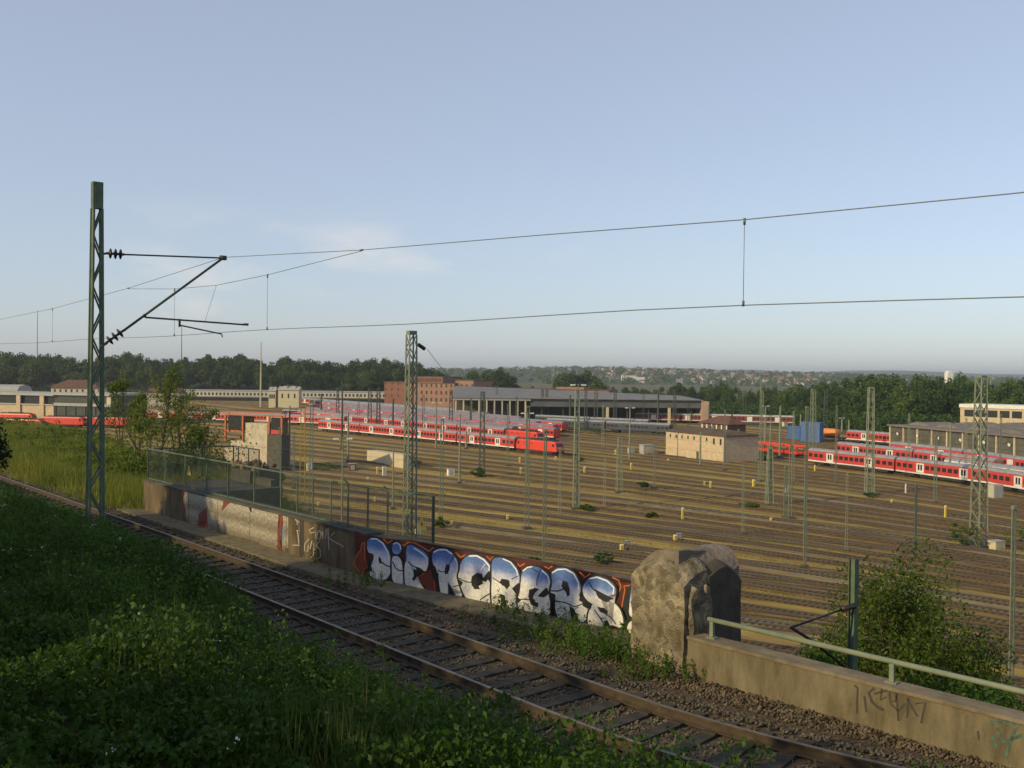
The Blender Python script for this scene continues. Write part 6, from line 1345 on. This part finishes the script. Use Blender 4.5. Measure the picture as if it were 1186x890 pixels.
for px, yt, Y, lab in ((540, 430, 800, 'round tree right of the brick block, left one'), (553, 427, 760, 'round tree right of the brick block, second one'), (572, 422, 700, 'tallest round tree between the brick block and the twin trees'), (590, 429, 720, 'smaller round tree leaning against the tallest one'), (657, 427, 720, 'left one of the twin dark trees above the hall'), (682, 426, 720, 'right one of the twin dark trees above the hall'), (694, 437, 700, 'lower tree at the right of the twin dark trees'),
                       (612, 446, 680, 'low tree above the brick building, left'), (630, 446, 690, 'low tree above the brick building, middle'), (644, 447, 690, 'low tree above the brick building, right'), (712, 450, 700, 'bushy tree above the middle of the hall'), (724, 447, 720, 'bushy tree above the hall, second'), (738, 448, 700, 'bushy tree above the hall, third'), (752, 450, 690, 'bushy tree above the hall, fourth'), (768, 452, 680, 'bushy tree above the hall, fifth'), (788, 441, 660, 'tall pointed tree above the right end of the hall'), (802, 449, 640, 'tree above the right end of the hall')):
    P = atY(px, 440, Y); P.z = ZY-.3; tree_at(PT, P, (atY(px, yt, Y).z-ZY)/19., lab, 'single trees above the hall')
for i_, px in enumerate(np.arange(592, 830, 11)):
    px_ = px+random.uniform(-3, 3); Y = random.uniform(900, 1300); P = atY(px_, 440, Y); P.z = ZY-.3; yt = 447+random.uniform(-2, 2.5)
    tree_at(PT, P, (atY(px_, yt, Y).z-ZY)/21., '%s tree from the left in the belt between the hall and the hillside' % ordn(i_+1), 'trees in the belt behind the hall')
SR = [(808, 446), (830, 438), (850, 442), (870, 448), (890, 446), (915, 443), (940, 440), (960, 438), (985, 434), (1000, 430), (1017, 427), (1036, 427), (1050, 433), (1080, 432), (1095, 430), (1110, 431), (1130, 436), (1150, 438), (1186, 437), (1260, 438)]
for row_, (ya, yb_, dy) in enumerate(((640, 440, 0), (590, 415, 7), (545, 392, 17))):
    k = 0
    for px in np.arange(806+row_*10, 1250, 15-row_):
        px_ = px+random.uniform(-4, 4); Y = np.interp(px_, [806, 1030, 1250], [ya, yb_, yb_-30])+random.uniform(-8, 8)
        yt = np.interp(px_, [a for a, _ in SR], [c for _, c in SR])+dy+random.uniform(-1.5, 2.5)
        P = atY(px_, 440, Y); P.z = ZY-.3; k += 1; tree_at(PR, P, (atY(px_, yt, Y).z-ZY)/21.2, '%s tree from the left in the %s row of the green right wood' % (ordn(k), ['back', 'middle', 'front'][row_]), 'trees %s of the right wood' % ['at the back', 'in the middle', 'along the front edge'][row_])
# undergrowth in front of both woods
Q = []
for _ in range(900):
    px_ = random.uniform(806, 1240); Y = np.interp(px_, [806, 1030, 1250], [515, 372, 345])+random.uniform(0, 18); P = atY(px_, 440, Y); P.z = ZY; Q.append(P)
for _ in range(600):
    px_ = random.uniform(-20, 520); P = atY(px_, 440, random.uniform(652, 664)); P.z = ZY; Q.append(P)
veg_mass('wood_undergrowth', [m_leaf_right], Q, lambda P: random.uniform(3, 8), 50, 1.1, 'dense undergrowth along the edges of the woods', spread=1.6)
# distant wood on the hillside
Q = []
for _ in range(2600):
    x = random.uniform(-1500, 2300); y = random.uniform(1750, 3050); P = Vector((x, y, zcity(x, y))); Q.append(P)
veg_mass('distant_wood', [m_leaf_far], Q, lambda P: random.uniform(5, 12), 26, 5, 'woods and gardens between the far hillside houses', spread=3.2)
hp = []
rc = [mat('far_roof_red', (.17, .085, .065), None, .8), mat('far_roof_brown', (.14, .09, .07), None, .8), mat('far_roof_grey', (.2, .19, .2), None, .8)]
wc = [mat('far_house_wall', (.40, .39, .37), None, .8), mat('far_house_wall_dim', (.26, .24, .21), None, .8), mat('far_house_wall_grey', (.28, .27, .25), None, .8)]
for i in range(6):
    b = MB(); L_, W_, H_ = random.uniform(9, 17), random.uniform(8, 11), random.uniform(5, 9)
    b.box(-L_/2, L_/2, -W_/2, W_/2, -3, H_, 0); b.prism([(-W_/2-.4, H_+.01), (W_/2+.4, H_+.01), (0, H_+random.uniform(3, 5))], -L_/2-.3, L_/2+.3, 1)
    for x in np.linspace(-L_/2+1.5, L_/2-1.5, 4):
        for z in (1.5, 4.3): b.box(x-.5, x+.5, -W_/2-.05, -W_/2-.001, z, z+1.4, 2)
    hp.append(b.mesh('hillside_house', [wc[i % 3], rc[i % 3], m_glass]))
for i in range(250):
    px_ = random.choice([random.uniform(695, 965)]*5+[random.uniform(640, 1150)]); Y = 1900+1100*random.random()**.8
    P = atY(px_, 440, Y); P.z = zcity(P.x, P.y)+1; o = link('hillside_house', random.choice(hp)); o.location = P; o.rotation_euler = (0, 0, random.uniform(-.9, .9)); s = random.uniform(.5, .85); o.scale = (s, s, s)
    tag(o, 'small gabled house on the distant hillside', 'house', 'houses on the distant hillside')
# special pale big building on the hill + white tower
P = atY(732, 436, 2100); P.z = zcity(P.x, P.y); r = empty('white_apartment_block', P, .1, 'largest white building on the distant hillside', 'building'); b = MB(); b.box(-22, 8, -6, 6, -4, 10); b.box(8, 26, -6, 6, -4, 7); b.build('wall', m_wht, r); b = MB(); b.box(-22.5, 8.5, -6.5, 6.5, 10.01, 10.8); b.build('roof', m_lgrey, r); windows(r, [], 0, 1, 1)
P = atY(1099, 440, 900); z0_ = atY(1099, 431.3, 900).z; P.z = ZY; r = empty('white_tower_block', P, .1, 'bright white tower block top above the right wood', 'building'); b = MB(); b.box(-2.6, 2.6, -3, 3, 0, z0_-ZY); b.build('wall', m_wht, r); b = MB(); b.box(-1.6, 1.6, -2, 2, z0_-ZY+.002, z0_-ZY+1.2); b.build('roof', m_wht, r)
# unseen shading trees added on the bank, outside the frame at the left
for i, (p, t, s) in enumerate(((-9.5, 10.5, .36), (-14, 24, .62), (-18, 19, .6), (-17, -1, .6), (-20, -12, .7), (-13, 36, .55))):
    P = pt_(p, t, zt(p, t)-.3); 
    tree_at(PR, P, s, 'unseen tree added on the near bank to shade the foreground, %s from the camera' % ordn(i+1), 'unseen shade trees added on the near bank')
# ------------------------------------------------------------------ haze
b = MB(); b.box(-9800, 9800, -380, 11500, ZY-3.5, 66)
hm = bpy.data.materials.new('summer_haze'); hm.use_nodes = True; nt = hm.node_tree; nt.nodes.clear()
ou = nt.nodes.new('ShaderNodeOutputMaterial'); pv = nt.nodes.new('ShaderNodeVolumePrincipled'); pv.inputs['Color'].default_value = (.90, .95, 1, 1); pv.inputs['Density'].default_value = HAZE; pv.inputs['Anisotropy'].default_value = .3
nt.links.new(pv.outputs[0], ou.inputs['Volume']); hm.cycles.homogeneous_volume = True
if HAZE > 0: tag(b.build('haze', hm), 'pale summer haze over the yard', 'haze', kind='stuff')
